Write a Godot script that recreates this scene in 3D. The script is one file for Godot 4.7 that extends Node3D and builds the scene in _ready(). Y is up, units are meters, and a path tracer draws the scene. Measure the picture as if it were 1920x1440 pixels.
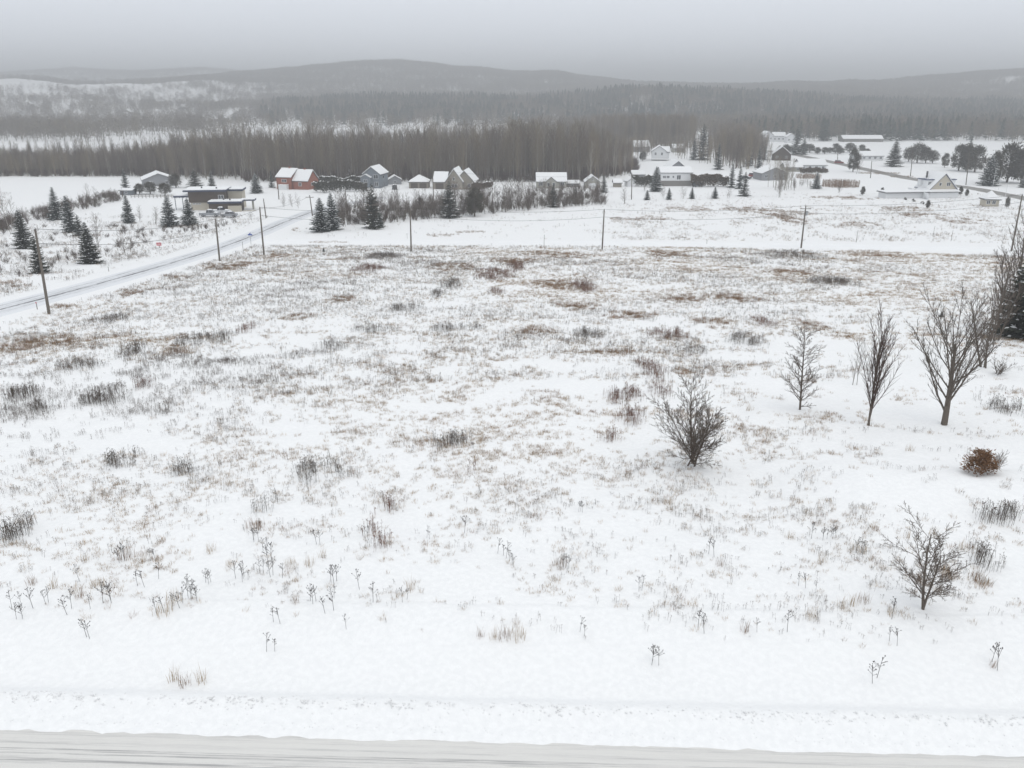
extends Node3D
# A snow-covered field seen from the air: main road at the bottom, side road on the left, a lane across,
# houses and woods in the valley, hills fading into snowy haze.

const F := 1553.0            # focal length in pixels of the 1920 x 1440 photograph
const PITCH := 19.5          # camera looks down by this many degrees
const CY := 18.0             # camera height above the main road
var M := {}
var taken := {}
var rng := RandomNumberGenerator.new()
var nz := FastNoiseLite.new()
var nz2 := FastNoiseLite.new()
var prof := PackedFloat32Array()
var ridges := []
var fwd := Vector3(0, -sin(deg_to_rad(PITCH)), -cos(deg_to_rad(PITCH)))
var upv := Vector3(0, cos(deg_to_rad(PITCH)), -sin(deg_to_rad(PITCH)))

# ---------------------------------------------------------------- sight lines and terrain
func ray(px: float, py: float) -> Vector3:
	return fwd * F + Vector3(px - 960.0, 0, 0) + upv * (720.0 - py)

const RX0 := -4000.0
const RSTEP := 40.0
func make_ridge(D: float, W: float, back: float, pts: Array) -> void:
	# heights of a hill crest that runs across the valley at distance D
	var xs := []
	var hs := []
	for p in pts:
		var r := ray(p[0], p[1])
		var t := D / -r.z
		xs.append(r.x * t); hs.append(CY + r.y * t)
	var tab := PackedFloat32Array()
	for i in 201:
		var x := RX0 + i * RSTEP
		var h: float
		if x <= xs[0]: h = hs[0]
		elif x >= xs[-1]: h = hs[-1]
		else:
			var k := 0
			while xs[k + 1] < x: k += 1
			var f: float = (x - xs[k]) / (xs[k + 1] - xs[k])
			h = lerpf(hs[k], hs[k + 1], f * f * (3 - 2 * f) * 0.5 + f * 0.5)
		tab.append(h)
	ridges.append([D, W, back, tab])

func ridge_at(k: int, x: float) -> float:
	var tab: PackedFloat32Array = ridges[k][3]
	var f := clampf((x - RX0) / RSTEP, 0.0, 199.99)
	var i := int(f)
	return lerpf(tab[i], tab[i + 1], f - i)

func make_profile() -> void:
	var ctl := [[-400, 18.0], [0, 18.0], [20, 18.0], [24, 18.15], [32, 18.5], [42, 19.2], [58, 20.6], [87, 23.5], [124, 26.9], [164, 30.0], [193, 31.5], [239, 33.0], [284, 34.0], [331, 34.6], [463, 35.6], [617, 36.2], [1000, 37.0], [8000, 38.0]]
	# smooth cubic through the control points, one value per metre up to 1200 m
	var n := ctl.size()
	var sl := []
	for i in n:
		if i == 0 or i == n - 1: sl.append(0.0)
		else: sl.append((ctl[i + 1][1] - ctl[i - 1][1]) / float(ctl[i + 1][0] - ctl[i - 1][0]))
	var k := 1
	for d in 1201:
		while ctl[k + 1][0] < d: k += 1
		var a: Array = ctl[k]
		var b: Array = ctl[k + 1]
		var L := float(b[0] - a[0])
		var t: float = (d - a[0]) / L
		var t2: float = t * t
		var t3: float = t2 * t
		prof.append((2 * t3 - 3 * t2 + 1) * a[1] + (t3 - 2 * t2 + t) * L * sl[k] + (-2 * t3 + 3 * t2) * b[1] + (t3 - t2) * L * sl[k + 1])

const ROADX := -59.0         # the side road runs straight down the valley here
func edge_s(x: float, d: float) -> float:
	return d - (19.55 - 0.036 * x) # metres beyond the far edge of the main road

func lane_d(x: float) -> float:
	return 178.0 - 0.035 * x - 0.0009 * maxf(x, 0.0) * maxf(x, 0.0)

func lane_half(x: float) -> float:
	return 4.5 + clampf((x - 40.0) * 0.10, 0.0, 6.0)

func ground(x: float, z: float) -> float:
	var d := -z
	var y: float
	if d <= 0.0: y = 0.0
	elif d < 1200.0:
		var i := int(d)
		y = CY - lerpf(prof[i], prof[mini(i + 1, 1200)], d - i)
	else: y = CY - 37.2
	if d > 700.0:
		for k in ridges.size():
			var R: Array = ridges[k]
			var rd: float = R[0]
			var t: float
			if d < rd: t = 1.0 - (rd - d) / R[1]
			else: t = 1.0 - (d - rd) / R[2]
			if t > 0.0:
				t = minf(t, 1.0)
				t = t * t * (3.0 - 2.0 * t)
				var h := ridge_at(k, x)
				y = maxf(y, lerpf(y, h, t)) if h > y else y
		y += nz.get_noise_2d(x * 0.06, d * 0.06) * minf((d - 700.0) * 0.006, 5.0)
		return y
	var s := edge_s(x, d)
	if s > -0.9 and s <= 0.0:
		y += 0.075 * smoothstep(-0.55, 0.0, s + 0.14 * nz2.get_noise_2d(x * 5.5, d * 8.0) + 0.05 * nz.get_noise_2d(x * 1.2, 3.0))
	if s < 7.0:
		# shoulder, crumbly windrow left by the plough, shallow ditch, bank up to the field
		if s > 0.0:
			var w := s - 1.05 - nz.get_noise_2d(x * 2.0, 40.0) * 0.12
			y += 0.17 * exp(-w * w * 9.0) * (0.75 + 0.6 * nz2.get_noise_2d(x * 7.0, d * 9.0))
			y += 0.075
			y -= 0.55 * smoothstep(1.3, 2.5, s) * (1.0 - smoothstep(2.7, 6.8, s))
			y += 0.03 * nz2.get_noise_2d(x * 1.2, d * 3.0) * smoothstep(0.2, 1.0, s)
		return y
	# drifts and tussocks in the field, none on the roads
	var a := smoothstep(7.0, 12.0, s)
	var side := absf(x - ROADX)
	a *= smoothstep(4.0, 9.0, side)
	var off := absf(d - lane_d(x))
	if x > -56.0: a *= smoothstep(lane_half(x), lane_half(x) + 5.0, off)
	if a > 0.0:
		var far := 1.0 - smoothstep(150.0, 320.0, d) * 0.7
		y += a * far * (nz.get_noise_2d(x * 0.9, d * 0.9) * 0.30 + nz2.get_noise_2d(x * 2.6, d * 2.6) * 0.10)
	if side < 9.0:
		y += 0.25 * (1.0 - smoothstep(3.4, 8.0, side)) - 0.35 * exp(-pow((side - 8.5) / 1.6, 2.0))
	# the low drift bank at the right of the field
	if x > 8.0 and d < 60.0:
		y += 0.9 * exp(-pow((d - 37.0 + (x - 20.0) * 0.12) / 3.2, 2.0)) * smoothstep(12.0, 19.0, x)
	return y

func at(px: float, py: float) -> Vector3:
	var r := ray(px, py).normalized()
	var o := Vector3(0, CY, 0)
	var t := 12.0
	while t < 9000.0:
		var p := o + r * t
		if p.y < ground(p.x, p.z): break
		t += maxf(0.4, t * 0.008)
	var lo := t - maxf(0.4, t * 0.008) * 1.1
	var hi := t
	for i in 14:
		var m := (lo + hi) * 0.5
		var p := o + r * m
		if p.y < ground(p.x, p.z): hi = m
		else: lo = m
	var q := o + r * hi
	return Vector3(q.x, ground(q.x, q.z), q.z)

func mpp(p: Vector3) -> float: # metres to one photograph pixel, across the view, at p
	return (p - Vector3(0, CY, 0)).dot(fwd) / F

func tall(p: Vector3, px: float, top: float) -> float: # height of a thing standing at p that reaches up to row top
	var r := ray(px, top)
	return CY + r.y * (p.z / r.z) - p.y

# ---------------------------------------------------------------- nodes
func numbered(called: String) -> String:
	if not taken.has(called):
		taken[called] = 0
		return called
	taken[called] += 1
	return "%s_%03d" % [called, taken[called]]

func meta(o: Node, label: String, cat: String, group := "") -> void:
	o.set_meta("label", label); o.set_meta("category", cat)
	if group != "": o.set_meta("group", group)

func thing(called: String, label: String, cat: String, pos: Vector3, yaw := 0.0, group := "") -> Node3D:
	var o := Node3D.new()
	o.name = numbered(called)
	add_child(o)
	o.position = pos
	o.rotation.y = yaw
	meta(o, label, cat, group)
	return o

func part(parent: Node, called: String, mesh: Mesh, mat: Material) -> MeshInstance3D:
	var m := MeshInstance3D.new()
	m.name = called
	m.mesh = mesh
	m.material_override = mat
	parent.add_child(m, true)
	return m

func structure(called: String, mesh: Mesh, mat: Material) -> MeshInstance3D:
	var m := part(self, called, mesh, mat)
	m.set_meta("kind", "structure")
	return m

# parts: [[name, mesh, material], ...]
func plant(parts: Array, called: String, label: String, cat: String, pos: Vector3, yaw: float, sx: float, sy: float, group := "") -> Node3D:
	var o := thing(called, label, cat, pos, yaw, group)
	o.scale = Vector3(sx, sy, sx)
	for p in parts: part(o, p[0], p[1], p[2])
	return o

# ---------------------------------------------------------------- mesh helpers
func begin() -> SurfaceTool:
	var st := SurfaceTool.new()
	st.begin(Mesh.PRIMITIVE_TRIANGLES)
	return st

func done(st: SurfaceTool) -> Mesh:
	st.generate_normals()
	return st.commit()

func tri(st: SurfaceTool, a: Vector3, b: Vector3, c: Vector3) -> void: # counter-clockwise seen from outside
	st.add_vertex(a); st.add_vertex(c); st.add_vertex(b)

func quad(st: SurfaceTool, a: Vector3, b: Vector3, c: Vector3, d: Vector3) -> void:
	tri(st, a, b, c); tri(st, a, c, d)

func tube(st: SurfaceTool, p0: Vector3, p1: Vector3, r0: float, r1: float, n: int) -> void:
	var ax := (p1 - p0).normalized()
	var u := ax.cross(Vector3(0.31, 0.2, 0.93)).normalized()
	var v := ax.cross(u)
	for i in n:
		var a0 := TAU * i / n
		var a1 := TAU * (i + 1) / n
		var c0 := u * cos(a0) + v * sin(a0)
		var c1 := u * cos(a1) + v * sin(a1)
		quad(st, p0 + c0 * r0, p0 + c1 * r0, p1 + c1 * r1, p1 + c0 * r1)

func box_into(st: SurfaceTool, lo: Vector3, hi: Vector3) -> void:
	st.set_smooth_group(-1)
	var p := []
	for i in 8: p.append(Vector3(hi.x if i & 1 else lo.x, hi.y if i & 2 else lo.y, hi.z if i & 4 else lo.z))
	quad(st, p[4], p[5], p[7], p[6]); quad(st, p[1], p[0], p[2], p[3])
	quad(st, p[5], p[1], p[3], p[7]); quad(st, p[0], p[4], p[6], p[2])
	quad(st, p[6], p[7], p[3], p[2]); quad(st, p[0], p[1], p[5], p[4])

func bx(parent: Node, called: String, mat: Material, x0: float, x1: float, y0: float, y1: float, z0: float, z1: float) -> MeshInstance3D:
	var st := begin()
	box_into(st, Vector3(x0, y0, z0), Vector3(x1, y1, z1))
	return part(parent, called, done(st), mat)

# outline in the x-y plane (counter-clockwise seen from +z), pushed from z0 to z1
func prism(poly: Array, z0: float, z1: float) -> Mesh:
	var st := begin()
	st.set_smooth_group(-1)
	var pv := PackedVector2Array(poly)
	var idx := Geometry2D.triangulate_polygon(pv)
	for i in range(0, idx.size(), 3):
		var a := pv[idx[i]]
		var b := pv[idx[i + 1]]
		var c := pv[idx[i + 2]]
		if (b - a).cross(c - a) < 0:
			var t := b; b = c; c = t
		tri(st, Vector3(a.x, a.y, z1), Vector3(b.x, b.y, z1), Vector3(c.x, c.y, z1))
		tri(st, Vector3(a.x, a.y, z0), Vector3(c.x, c.y, z0), Vector3(b.x, b.y, z0))
	var n := pv.size()
	for i in n:
		var a := pv[i]
		var b := pv[(i + 1) % n]
		quad(st, Vector3(a.x, a.y, z0), Vector3(b.x, b.y, z0), Vector3(b.x, b.y, z1), Vector3(a.x, a.y, z1))
	return done(st)

# ---------------------------------------------------------------- materials
func flat(r: float, g: float, b: float, rough := 0.9) -> StandardMaterial3D:
	var m := StandardMaterial3D.new()
	m.albedo_color = Color(r, g, b).linear_to_srgb()
	m.roughness = rough
	m.metallic_specular = 0.3
	return m

func noisy(lo: Color, hi: Color, freq: float, rough: float, scale: float, seed_: int, oct := 4) -> StandardMaterial3D:
	# lo and hi are linear base colours; a world-space grain runs between them
	var n := FastNoiseLite.new()
	n.seed = seed_
	n.frequency = freq
	n.fractal_octaves = oct
	var g := Gradient.new()
	g.set_color(0, lo.linear_to_srgb()); g.set_color(1, hi.linear_to_srgb())
	g.set_offset(0, 0.25); g.set_offset(1, 0.75)
	var t := NoiseTexture2D.new()
	t.width = 256; t.height = 256; t.seamless = true
	t.noise = n
	t.color_ramp = g
	var m := StandardMaterial3D.new()
	m.albedo_texture = t
	m.uv1_triplanar = true
	m.uv1_world_triplanar = true
	m.uv1_scale = Vector3.ONE * scale
	m.roughness = rough
	m.metallic_specular = 0.25
	return m

func leafy(seed_col: Color) -> StandardMaterial3D:
	var m := StandardMaterial3D.new()
	m.albedo_color = seed_col.linear_to_srgb()
	m.roughness = 0.95
	m.metallic_specular = 0.1
	m.cull_mode = BaseMaterial3D.CULL_DISABLED
	return m

# packed-snow road with tyre streaks that run along it
func road_texture(seed_: int, base: Color, dark: Color, streaks: Array, amount: float, rows_ := 256) -> ImageTexture:
	var W := 512
	var H := rows_
	var im := Image.create(W, H, false, Image.FORMAT_RGB8)
	var a := FastNoiseLite.new()
	a.seed = seed_
	a.frequency = 0.02
	rng.seed = seed_
	for y in H:
		var v := float(y) / H
		var tr := 0.0
		for s in streaks:
			var q: float = (v - s[0]) / s[1]
			tr += s[2] * exp(-q * q)
		for x in W:
			# wrap round along the road so that the texture repeats without a seam
			var ang := TAU * x / W
			var n1 := a.get_noise_3d(cos(ang) * 26.0, sin(ang) * 26.0, y * 3.2)
			var n2 := a.get_noise_3d(cos(ang) * 120.0, sin(ang) * 120.0, y * 9.0 + 500.0)
			var n3 := a.get_noise_3d(cos(ang) * 8.0, sin(ang) * 8.0, y * 22.0 + 900.0)
			var k := clampf(tr * (0.7 + 1.5 * n1 + 1.0 * n2 + 0.5 * n3) + amount * (n1 * 0.5 + n2 * 0.6 + n3 * 0.35 + rng.randf_range(-0.28, 0.28)), 0.0, 1.0)
			im.set_pixel(x, y, base.lerp(dark, k).linear_to_srgb())
	im.generate_mipmaps()
	return ImageTexture.create_from_image(im)

func make_materials() -> void:
	M.snow = noisy(Color(0.80, 0.80, 0.80), Color(0.845, 0.843, 0.84), 0.03, 0.85, 0.35, 11, 5)
	var bn := FastNoiseLite.new()
	bn.seed = 14; bn.frequency = 0.03; bn.fractal_octaves = 5
	var bt := NoiseTexture2D.new()
	bt.width = 512; bt.height = 512; bt.seamless = true; bt.as_normal_map = true; bt.bump_strength = 5.0
	bt.noise = bn
	M.snow.normal_enabled = true
	M.snow.normal_texture = bt
	M.snow.normal_scale = 0.35
	M.crumb = flat(0.78, 0.78, 0.78, 0.9)
	M.snow_top = flat(0.825, 0.828, 0.832, 0.9)
	var r1 := StandardMaterial3D.new()
	r1.albedo_texture = road_texture(5, Color(0.655, 0.64, 0.615), Color(0.36, 0.355, 0.35), [[0.985, 0.014, 0.30], [0.955, 0.02, 0.14], [0.915, 0.006, 0.25], [0.888, 0.003, 0.85], [0.880, 0.003, 0.6], [0.868, 0.004, 0.8], [0.84, 0.012, 0.6], [0.70, 0.03, 0.4], [0.55, 0.05, 0.3], [0.35, 0.04, 0.5], [0.2, 0.03, 0.4]], 0.30, 1024)
	r1.roughness = 0.8; r1.metallic_specular = 0.3
	M.road = r1
	var r2 := StandardMaterial3D.new()
	r2.albedo_texture = road_texture(9, Color(0.72, 0.73, 0.75), Color(0.07, 0.07, 0.075), [[0.47, 0.035, 1.0], [0.58, 0.10, 0.26], [0.27, 0.05, 0.22], [0.75, 0.05, 0.30], [0.38, 0.08, 0.22]], 0.14)
	r2.roughness = 0.8; r2.metallic_specular = 0.3
	M.side_road = r2
	var r3 := StandardMaterial3D.new()
	r3.albedo_texture = road_texture(12, Color(0.24, 0.225, 0.21), Color(0.10, 0.10, 0.10), [[0.3, 0.08, 0.5], [0.7, 0.08, 0.5]], 0.4)
	r3.roughness = 0.8
	M.far_road = r3
	M.lane = noisy(Color(0.82, 0.822, 0.825), Color(0.85, 0.85, 0.852), 0.01, 0.85, 0.1, 21, 4)
	M.needles = leafy(Color(0.028, 0.043, 0.038))
	M.needles_warm = leafy(Color(0.038, 0.043, 0.031))
	M.cedar = leafy(Color(0.07, 0.061, 0.042))
	M.bark = leafy(Color(0.135, 0.115, 0.098))
	M.twig = leafy(Color(0.125, 0.100, 0.082))
	M.twig_red = leafy(Color(0.085, 0.055, 0.045))
	M.twig_olive = leafy(Color(0.19, 0.155, 0.11))
	M.wood_bark = leafy(Color(0.19, 0.175, 0.155))
	M.birch = leafy(Color(0.36, 0.34, 0.31))
	M.pole = noisy(Color(0.11, 0.095, 0.08), Color(0.20, 0.175, 0.15), 0.05, 0.9, 0.8, 31)
	M.wire = flat(0.04, 0.04, 0.045)
	M.hedge = leafy(Color(0.070, 0.066, 0.048))
	M.hedge_brown = leafy(Color(0.105, 0.075, 0.050))
	M.brown_siding = noisy(Color(0.060, 0.046, 0.038), Color(0.10, 0.078, 0.064), 0.06, 0.85, 0.5, 41)
	M.navy = flat(0.05, 0.062, 0.10, 0.6)
	M.cream = noisy(Color(0.44, 0.40, 0.33), Color(0.54, 0.50, 0.42), 0.05, 0.85, 0.4, 42)
	M.brick = noisy(Color(0.23, 0.085, 0.060), Color(0.34, 0.14, 0.10), 0.09, 0.9, 0.6, 43)
	M.bluegrey = noisy(Color(0.17, 0.19, 0.215), Color(0.21, 0.235, 0.26), 0.05, 0.8, 0.4, 44)
	M.beige = noisy(Color(0.25, 0.225, 0.19), Color(0.34, 0.31, 0.265), 0.07, 0.9, 0.5, 45)
	M.greige = noisy(Color(0.33, 0.32, 0.285), Color(0.40, 0.39, 0.35), 0.05, 0.85, 0.4, 46)
	M.white = noisy(Color(0.70, 0.71, 0.72), Color(0.78, 0.785, 0.79), 0.05, 0.7, 0.4, 47)
	M.stone = noisy(Color(0.16, 0.155, 0.15), Color(0.32, 0.30, 0.28), 0.09, 0.9, 0.6, 48)
	M.greywall = noisy(Color(0.25, 0.255, 0.27), Color(0.32, 0.325, 0.34), 0.05, 0.85, 0.4, 49)
	M.shingle = noisy(Color(0.07, 0.07, 0.075), Color(0.13, 0.13, 0.135), 0.1, 0.9, 0.7, 50)
	M.blue_roof = noisy(Color(0.055, 0.07, 0.12), Color(0.09, 0.11, 0.17), 0.1, 0.8, 0.7, 51)
	M.door = flat(0.10, 0.085, 0.075, 0.7)
	M.trim = flat(0.72, 0.73, 0.74, 0.6)
	var gl := flat(0.045, 0.05, 0.06, 0.08)
	gl.metallic_specular = 0.6
	M.glass = gl
	M.rubber = flat(0.02, 0.02, 0.022)
	M.metal = flat(0.35, 0.36, 0.37, 0.4)
	M.car_grey = flat(0.30, 0.31, 0.33, 0.35)
	M.car_white = flat(0.55, 0.56, 0.58, 0.35)
	M.car_dark = flat(0.05, 0.055, 0.065, 0.3)
	M.car_red = flat(0.25, 0.035, 0.035, 0.3)
	M.sign_blue = flat(0.03, 0.08, 0.35, 0.5)
	M.sign_red = flat(0.5, 0.06, 0.08, 0.5)
	M.weed = leafy(Color(0.060, 0.050, 0.048))
	M.weed_red = leafy(Color(0.115, 0.068, 0.052))
	M.reed = leafy(Color(0.21, 0.13, 0.08))
	M.straw = leafy(Color(0.36, 0.27, 0.175))
	M.rust = leafy(Color(0.20, 0.115, 0.065))
	var tint := leafy(Color(1, 1, 1))
	tint.vertex_color_use_as_albedo = true
	M.tinted = tint

# ---------------------------------------------------------------- ground sheets
func ground_sheet() -> Mesh:
	var rows := PackedFloat32Array()
	var d := -160.0
	while d < 7000.0:
		rows.append(d)
		if d < 14.0: d += 6.0 if d < 8.0 else 1.5
		elif d < 27.0: d += 0.16
		elif d < 60.0: d += 0.36
		else: d += maxf(0.36, 0.36 + (d - 60.0) * 0.0125)
	var NC := 341
	var nr := rows.size()
	var v := PackedVector3Array()
	var n := PackedVector3Array()
	v.resize(nr * NC); n.resize(nr * NC)
	for i in nr:
		var dd := rows[i]
		var half := 45.0 + 0.92 * maxf(dd, 0.0) + (maxf(-dd, 0.0) * 0.5)
		for j in NC:
			var u := 2.0 * j / (NC - 1) - 1.0
			# denser in the middle, with wide flanks so that the sheet goes on beyond the frame
			var x := half * (u * 0.80 + 0.20 * u * u * u * 1.6)
			v[i * NC + j] = Vector3(x, ground(x, -dd), -dd)
	for i in nr:
		for j in NC:
			var a := v[i * NC + maxi(j - 1, 0)]
			var b := v[i * NC + mini(j + 1, NC - 1)]
			var c := v[maxi(i - 1, 0) * NC + j]
			var e := v[mini(i + 1, nr - 1) * NC + j]
			n[i * NC + j] = (b - a).cross(e - c).normalized()
	var idx := PackedInt32Array()
	idx.resize((nr - 1) * (NC - 1) * 6)
	var k := 0
	for i in nr - 1:
		for j in NC - 1:
			var p := i * NC + j
			idx[k] = p; idx[k + 1] = p + NC; idx[k + 2] = p + 1
			idx[k + 3] = p + 1; idx[k + 4] = p + NC; idx[k + 5] = p + NC + 1
			k += 6
	var arr := []
	arr.resize(Mesh.ARRAY_MAX)
	arr[Mesh.ARRAY_VERTEX] = v
	arr[Mesh.ARRAY_NORMAL] = n
	arr[Mesh.ARRAY_INDEX] = idx
	var m := ArrayMesh.new()
	m.add_surface_from_arrays(Mesh.PRIMITIVE_TRIANGLES, arr)
	return m

# a strip that follows the ground along pts ([x, d] pairs); v runs across, u along
func strip(pts: Array, w0: float, w1: float, lift: float, along: float, step := 2.5, level := false) -> Mesh:
	var line := PackedVector2Array()
	for i in pts.size() - 1:
		var a := Vector2(pts[i][0], pts[i][1])
		var b := Vector2(pts[i + 1][0], pts[i + 1][1])
		var n := maxi(1, int(a.distance_to(b) / step))
		for k in n: line.append(a.lerp(b, float(k) / n))
	line.append(Vector2(pts[-1][0], pts[-1][1]))
	var st := begin()
	var NX := 17
	var run := 0.0
	var prev: Array = []
	var prevrun := 0.0
	for i in line.size():
		var t := (line[mini(i + 1, line.size() - 1)] - line[maxi(i - 1, 0)]).normalized()
		var side := Vector2(-t.y, t.x)
		if i > 0: run += line[i].distance_to(line[i - 1])
		var row := []
		for j in NX:
			var f := float(j) / (NX - 1)
			var q := line[i] + side * lerpf(w0, w1, f)
			row.append(Vector3(q.x, lift if level else ground(q.x, -q.y) + (lift if j > 0 and j < NX - 1 else -0.12), -q.y))
		if i > 0:
			for j in NX - 1:
				var f0 := float(j) / (NX - 1)
				var f1 := float(j + 1) / (NX - 1)
				var c := [prev[j], prev[j + 1], row[j + 1], row[j]]
				var uv := [Vector2(prevrun / along, f0), Vector2(prevrun / along, f1), Vector2(run / along, f1), Vector2(run / along, f0)]
				var up: bool = (c[1] - c[0]).cross(c[2] - c[0]).y > 0
				for k in ([0, 2, 1, 0, 3, 2] if up else [0, 1, 2, 0, 2, 3]):
					st.set_uv(uv[k])
					st.add_vertex(c[k])
		prev = row
		prevrun = run
	return done(st)

# ---------------------------------------------------------------- trees
func limb(st0: SurfaceTool, st1: SurfaceTool, p: Vector3, dir: Vector3, length: float, r: float, lv: int, o: Dictionary) -> void:
	var nseg: int = 4 if lv == 0 else (3 if lv == 1 else 2)
	var sides: int = [6, 4, 3, 3, 3][lv]
	var pts := [p]
	var dirs := []
	var q := p
	var dv := dir
	var taper: float = o.get("taper", 0.35)
	for i in nseg:
		dv = (dv + Vector3(rng.randf_range(-1, 1), rng.randf_range(-1, 1), rng.randf_range(-1, 1)) * o.wob * (0.5 if lv == 0 else 1.0) + Vector3(0, o.trop, 0) * (0.3 if lv == 0 else 1.0)).normalized()
		var q2 := q + dv * length / nseg
		var ra := lerpf(r, r * taper, float(i) / nseg)
		var rb := lerpf(r, r * taper, float(i + 1) / nseg)
		tube(st0 if lv <= o.get("trunk_lv", 0) else st1, q, q2, ra, rb, sides)
		q = q2
		pts.append(q); dirs.append(dv)
	if lv >= o.levels: return
	var kids: int = o.kids[lv]
	kids = int(kids * rng.randf_range(0.8, 1.2) + 0.5)
	var lo: float = o.start[lv]
	var az := rng.randf() * TAU
	for k in kids:
		var f := lo + (1.0 - lo) * (k + rng.randf()) / kids
		var fi := clampf(f * nseg, 0.0, nseg - 0.001)
		var i := int(fi)
		var base: Vector3 = pts[i].lerp(pts[i + 1], fi - i)
		var along: Vector3 = dirs[i]
		az += 2.4 + rng.randf_range(-0.4, 0.4)
		var u := along.cross(Vector3(0.3, 0.1, 0.95)).normalized()
		var w := along.cross(u)
		var sp: float = o.spread[lv] * rng.randf_range(0.75, 1.25)
		var cd := (along * cos(sp) + (u * cos(az) + w * sin(az)) * sin(sp)).normalized()
		var shape: float = lerpf(1.0, o.get("tip", 0.35), (f - lo) / maxf(1.0 - lo, 0.01)) if lv == 0 else lerpf(1.0, 0.5, f)
		var cl: float = length * o.ratio[lv] * shape * rng.randf_range(0.7, 1.15)
		var cr: float = maxf(lerpf(r, r * taper, f) * o.get("thin", 0.5), o.rmin)
		limb(st0, st1, base, cd, cl, cr, lv + 1, o)

func bare_tree(seed_: int, o: Dictionary, bark: Material, twig: Material) -> Array:
	rng.seed = seed_
	var a := begin()
	var b := begin()
	var stems: int = o.get("stems", 1)
	for i in stems:
		var lean: Vector3 = Vector3(rng.randf_range(-1, 1), 0, rng.randf_range(-1, 1)) * (o.get("lean", 0.05))
		var off: Vector3 = Vector3(rng.randf_range(-1, 1), 0, rng.randf_range(-1, 1)) * o.get("clump", 0.0) + Vector3(0, -0.12, 0)
		limb(a, b, off, (Vector3.UP + lean).normalized(), o.h * (1.0 if i == 0 else rng.randf_range(0.6, 1.0)), o.r * (1.0 if i == 0 else rng.randf_range(0.5, 0.9)), 0, o)
	return [["trunk", done(a), bark], ["crown", done(b), twig]]

func spruce(seed_: int, H: float, R: float, needle: Material, snowy: float, dense := 1.0) -> Array:
	rng.seed = seed_
	var tr := begin()
	tube(tr, Vector3(0, -0.15, 0), Vector3(0, H * 0.96, 0), R * 0.075, 0.02, 6)
	var cr := begin()
	var sn := begin()
	var y := H * 0.07
	while y < H * 0.985:
		var f := y / H
		var n := int((5.0 + 6.0 * (1.0 - f)) * dense)
		var a0 := rng.randf() * TAU
		for k in n:
			var a := a0 + TAU * k / n + rng.randf_range(-0.25, 0.25)
			var len_ := R * pow(1.0 - f, 0.82) * rng.randf_range(0.72, 1.12) + 0.06 * R
			var out := Vector3(cos(a), 0, sin(a))
			var side := Vector3(-out.z, 0, out.x)
			var yy := y + rng.randf_range(-0.02, 0.02) * H
			var drop := len_ * rng.randf_range(0.14, 0.34) * (1.0 - f * 0.9)
			var lift := len_ * 0.35 * f
			var p0 := Vector3(0, yy, 0)
			var p1 := p0 + out * len_ * 0.55 + Vector3(0, -drop * 0.7 + lift, 0)
			var p2 := p0 + out * len_ + Vector3(0, -drop * 0.75 + lift * 1.6, 0)
			tube(cr, p0, p1, 0.03 * R * 0.5, 0.012 * R, 3)
			var m := 5
			for j in m:
				# flat sprays of needles to both sides and hanging down
				var t := (j + 0.6) / m
				var b: Vector3 = p0.lerp(p1, t * 2.0) if t < 0.5 else p1.lerp(p2, t * 2.0 - 1.0)
				var w := len_ * 0.30 * (1.05 - t) * rng.randf_range(0.7, 1.3) + 0.05 * R
				var fw := out * len_ * 0.27
				var hang := Vector3(0, -w * rng.randf_range(0.2, 0.75), 0)
				tri(cr, b - out * len_ * 0.07, b + side * w + fw * 0.6 + hang, b + fw)
				tri(cr, b - out * len_ * 0.07, b + fw, b - side * w + fw * 0.6 + hang)
				tri(cr, b - side * w * 0.25, b + side * w * 0.25 + fw * 0.2, b + Vector3(0, -w * 0.8, 0) + fw * 0.5)
				if t > 0.3 and rng.randf() < snowy:
					var wi := w * rng.randf_range(0.3, 0.75)
					var q := b + Vector3(0, 0.025 * R, 0)
					var tp := Vector3(0, 0.035 * R + wi * 0.18, 0)
					var e := fw * rng.randf_range(0.5, 0.95)
					var s1 := side * wi + hang * 0.5 * wi / w
					var s2 := -side * wi + hang * 0.5 * wi / w
					tri(sn, q - e * 0.3, q + e * 0.4 + tp, q + s2 + e * 0.3)
					tri(sn, q - e * 0.3, q + s1 + e * 0.3, q + e * 0.4 + tp)
					tri(sn, q + s1 + e * 0.3, q + e, q + e * 0.4 + tp)
					tri(sn, q + s2 + e * 0.3, q + e * 0.4 + tp, q + e)
		y += H * lerpf(0.058, 0.036, f) * rng.randf_range(0.8, 1.2) / sqrt(dense)
	tube(cr, Vector3(0, H * 0.93, 0), Vector3(0, H, 0), 0.03, 0.008, 3)
	return [["trunk", done(tr), M.bark], ["crown", done(cr), needle], ["snow_load", done(sn), M.snow_top]]

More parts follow.
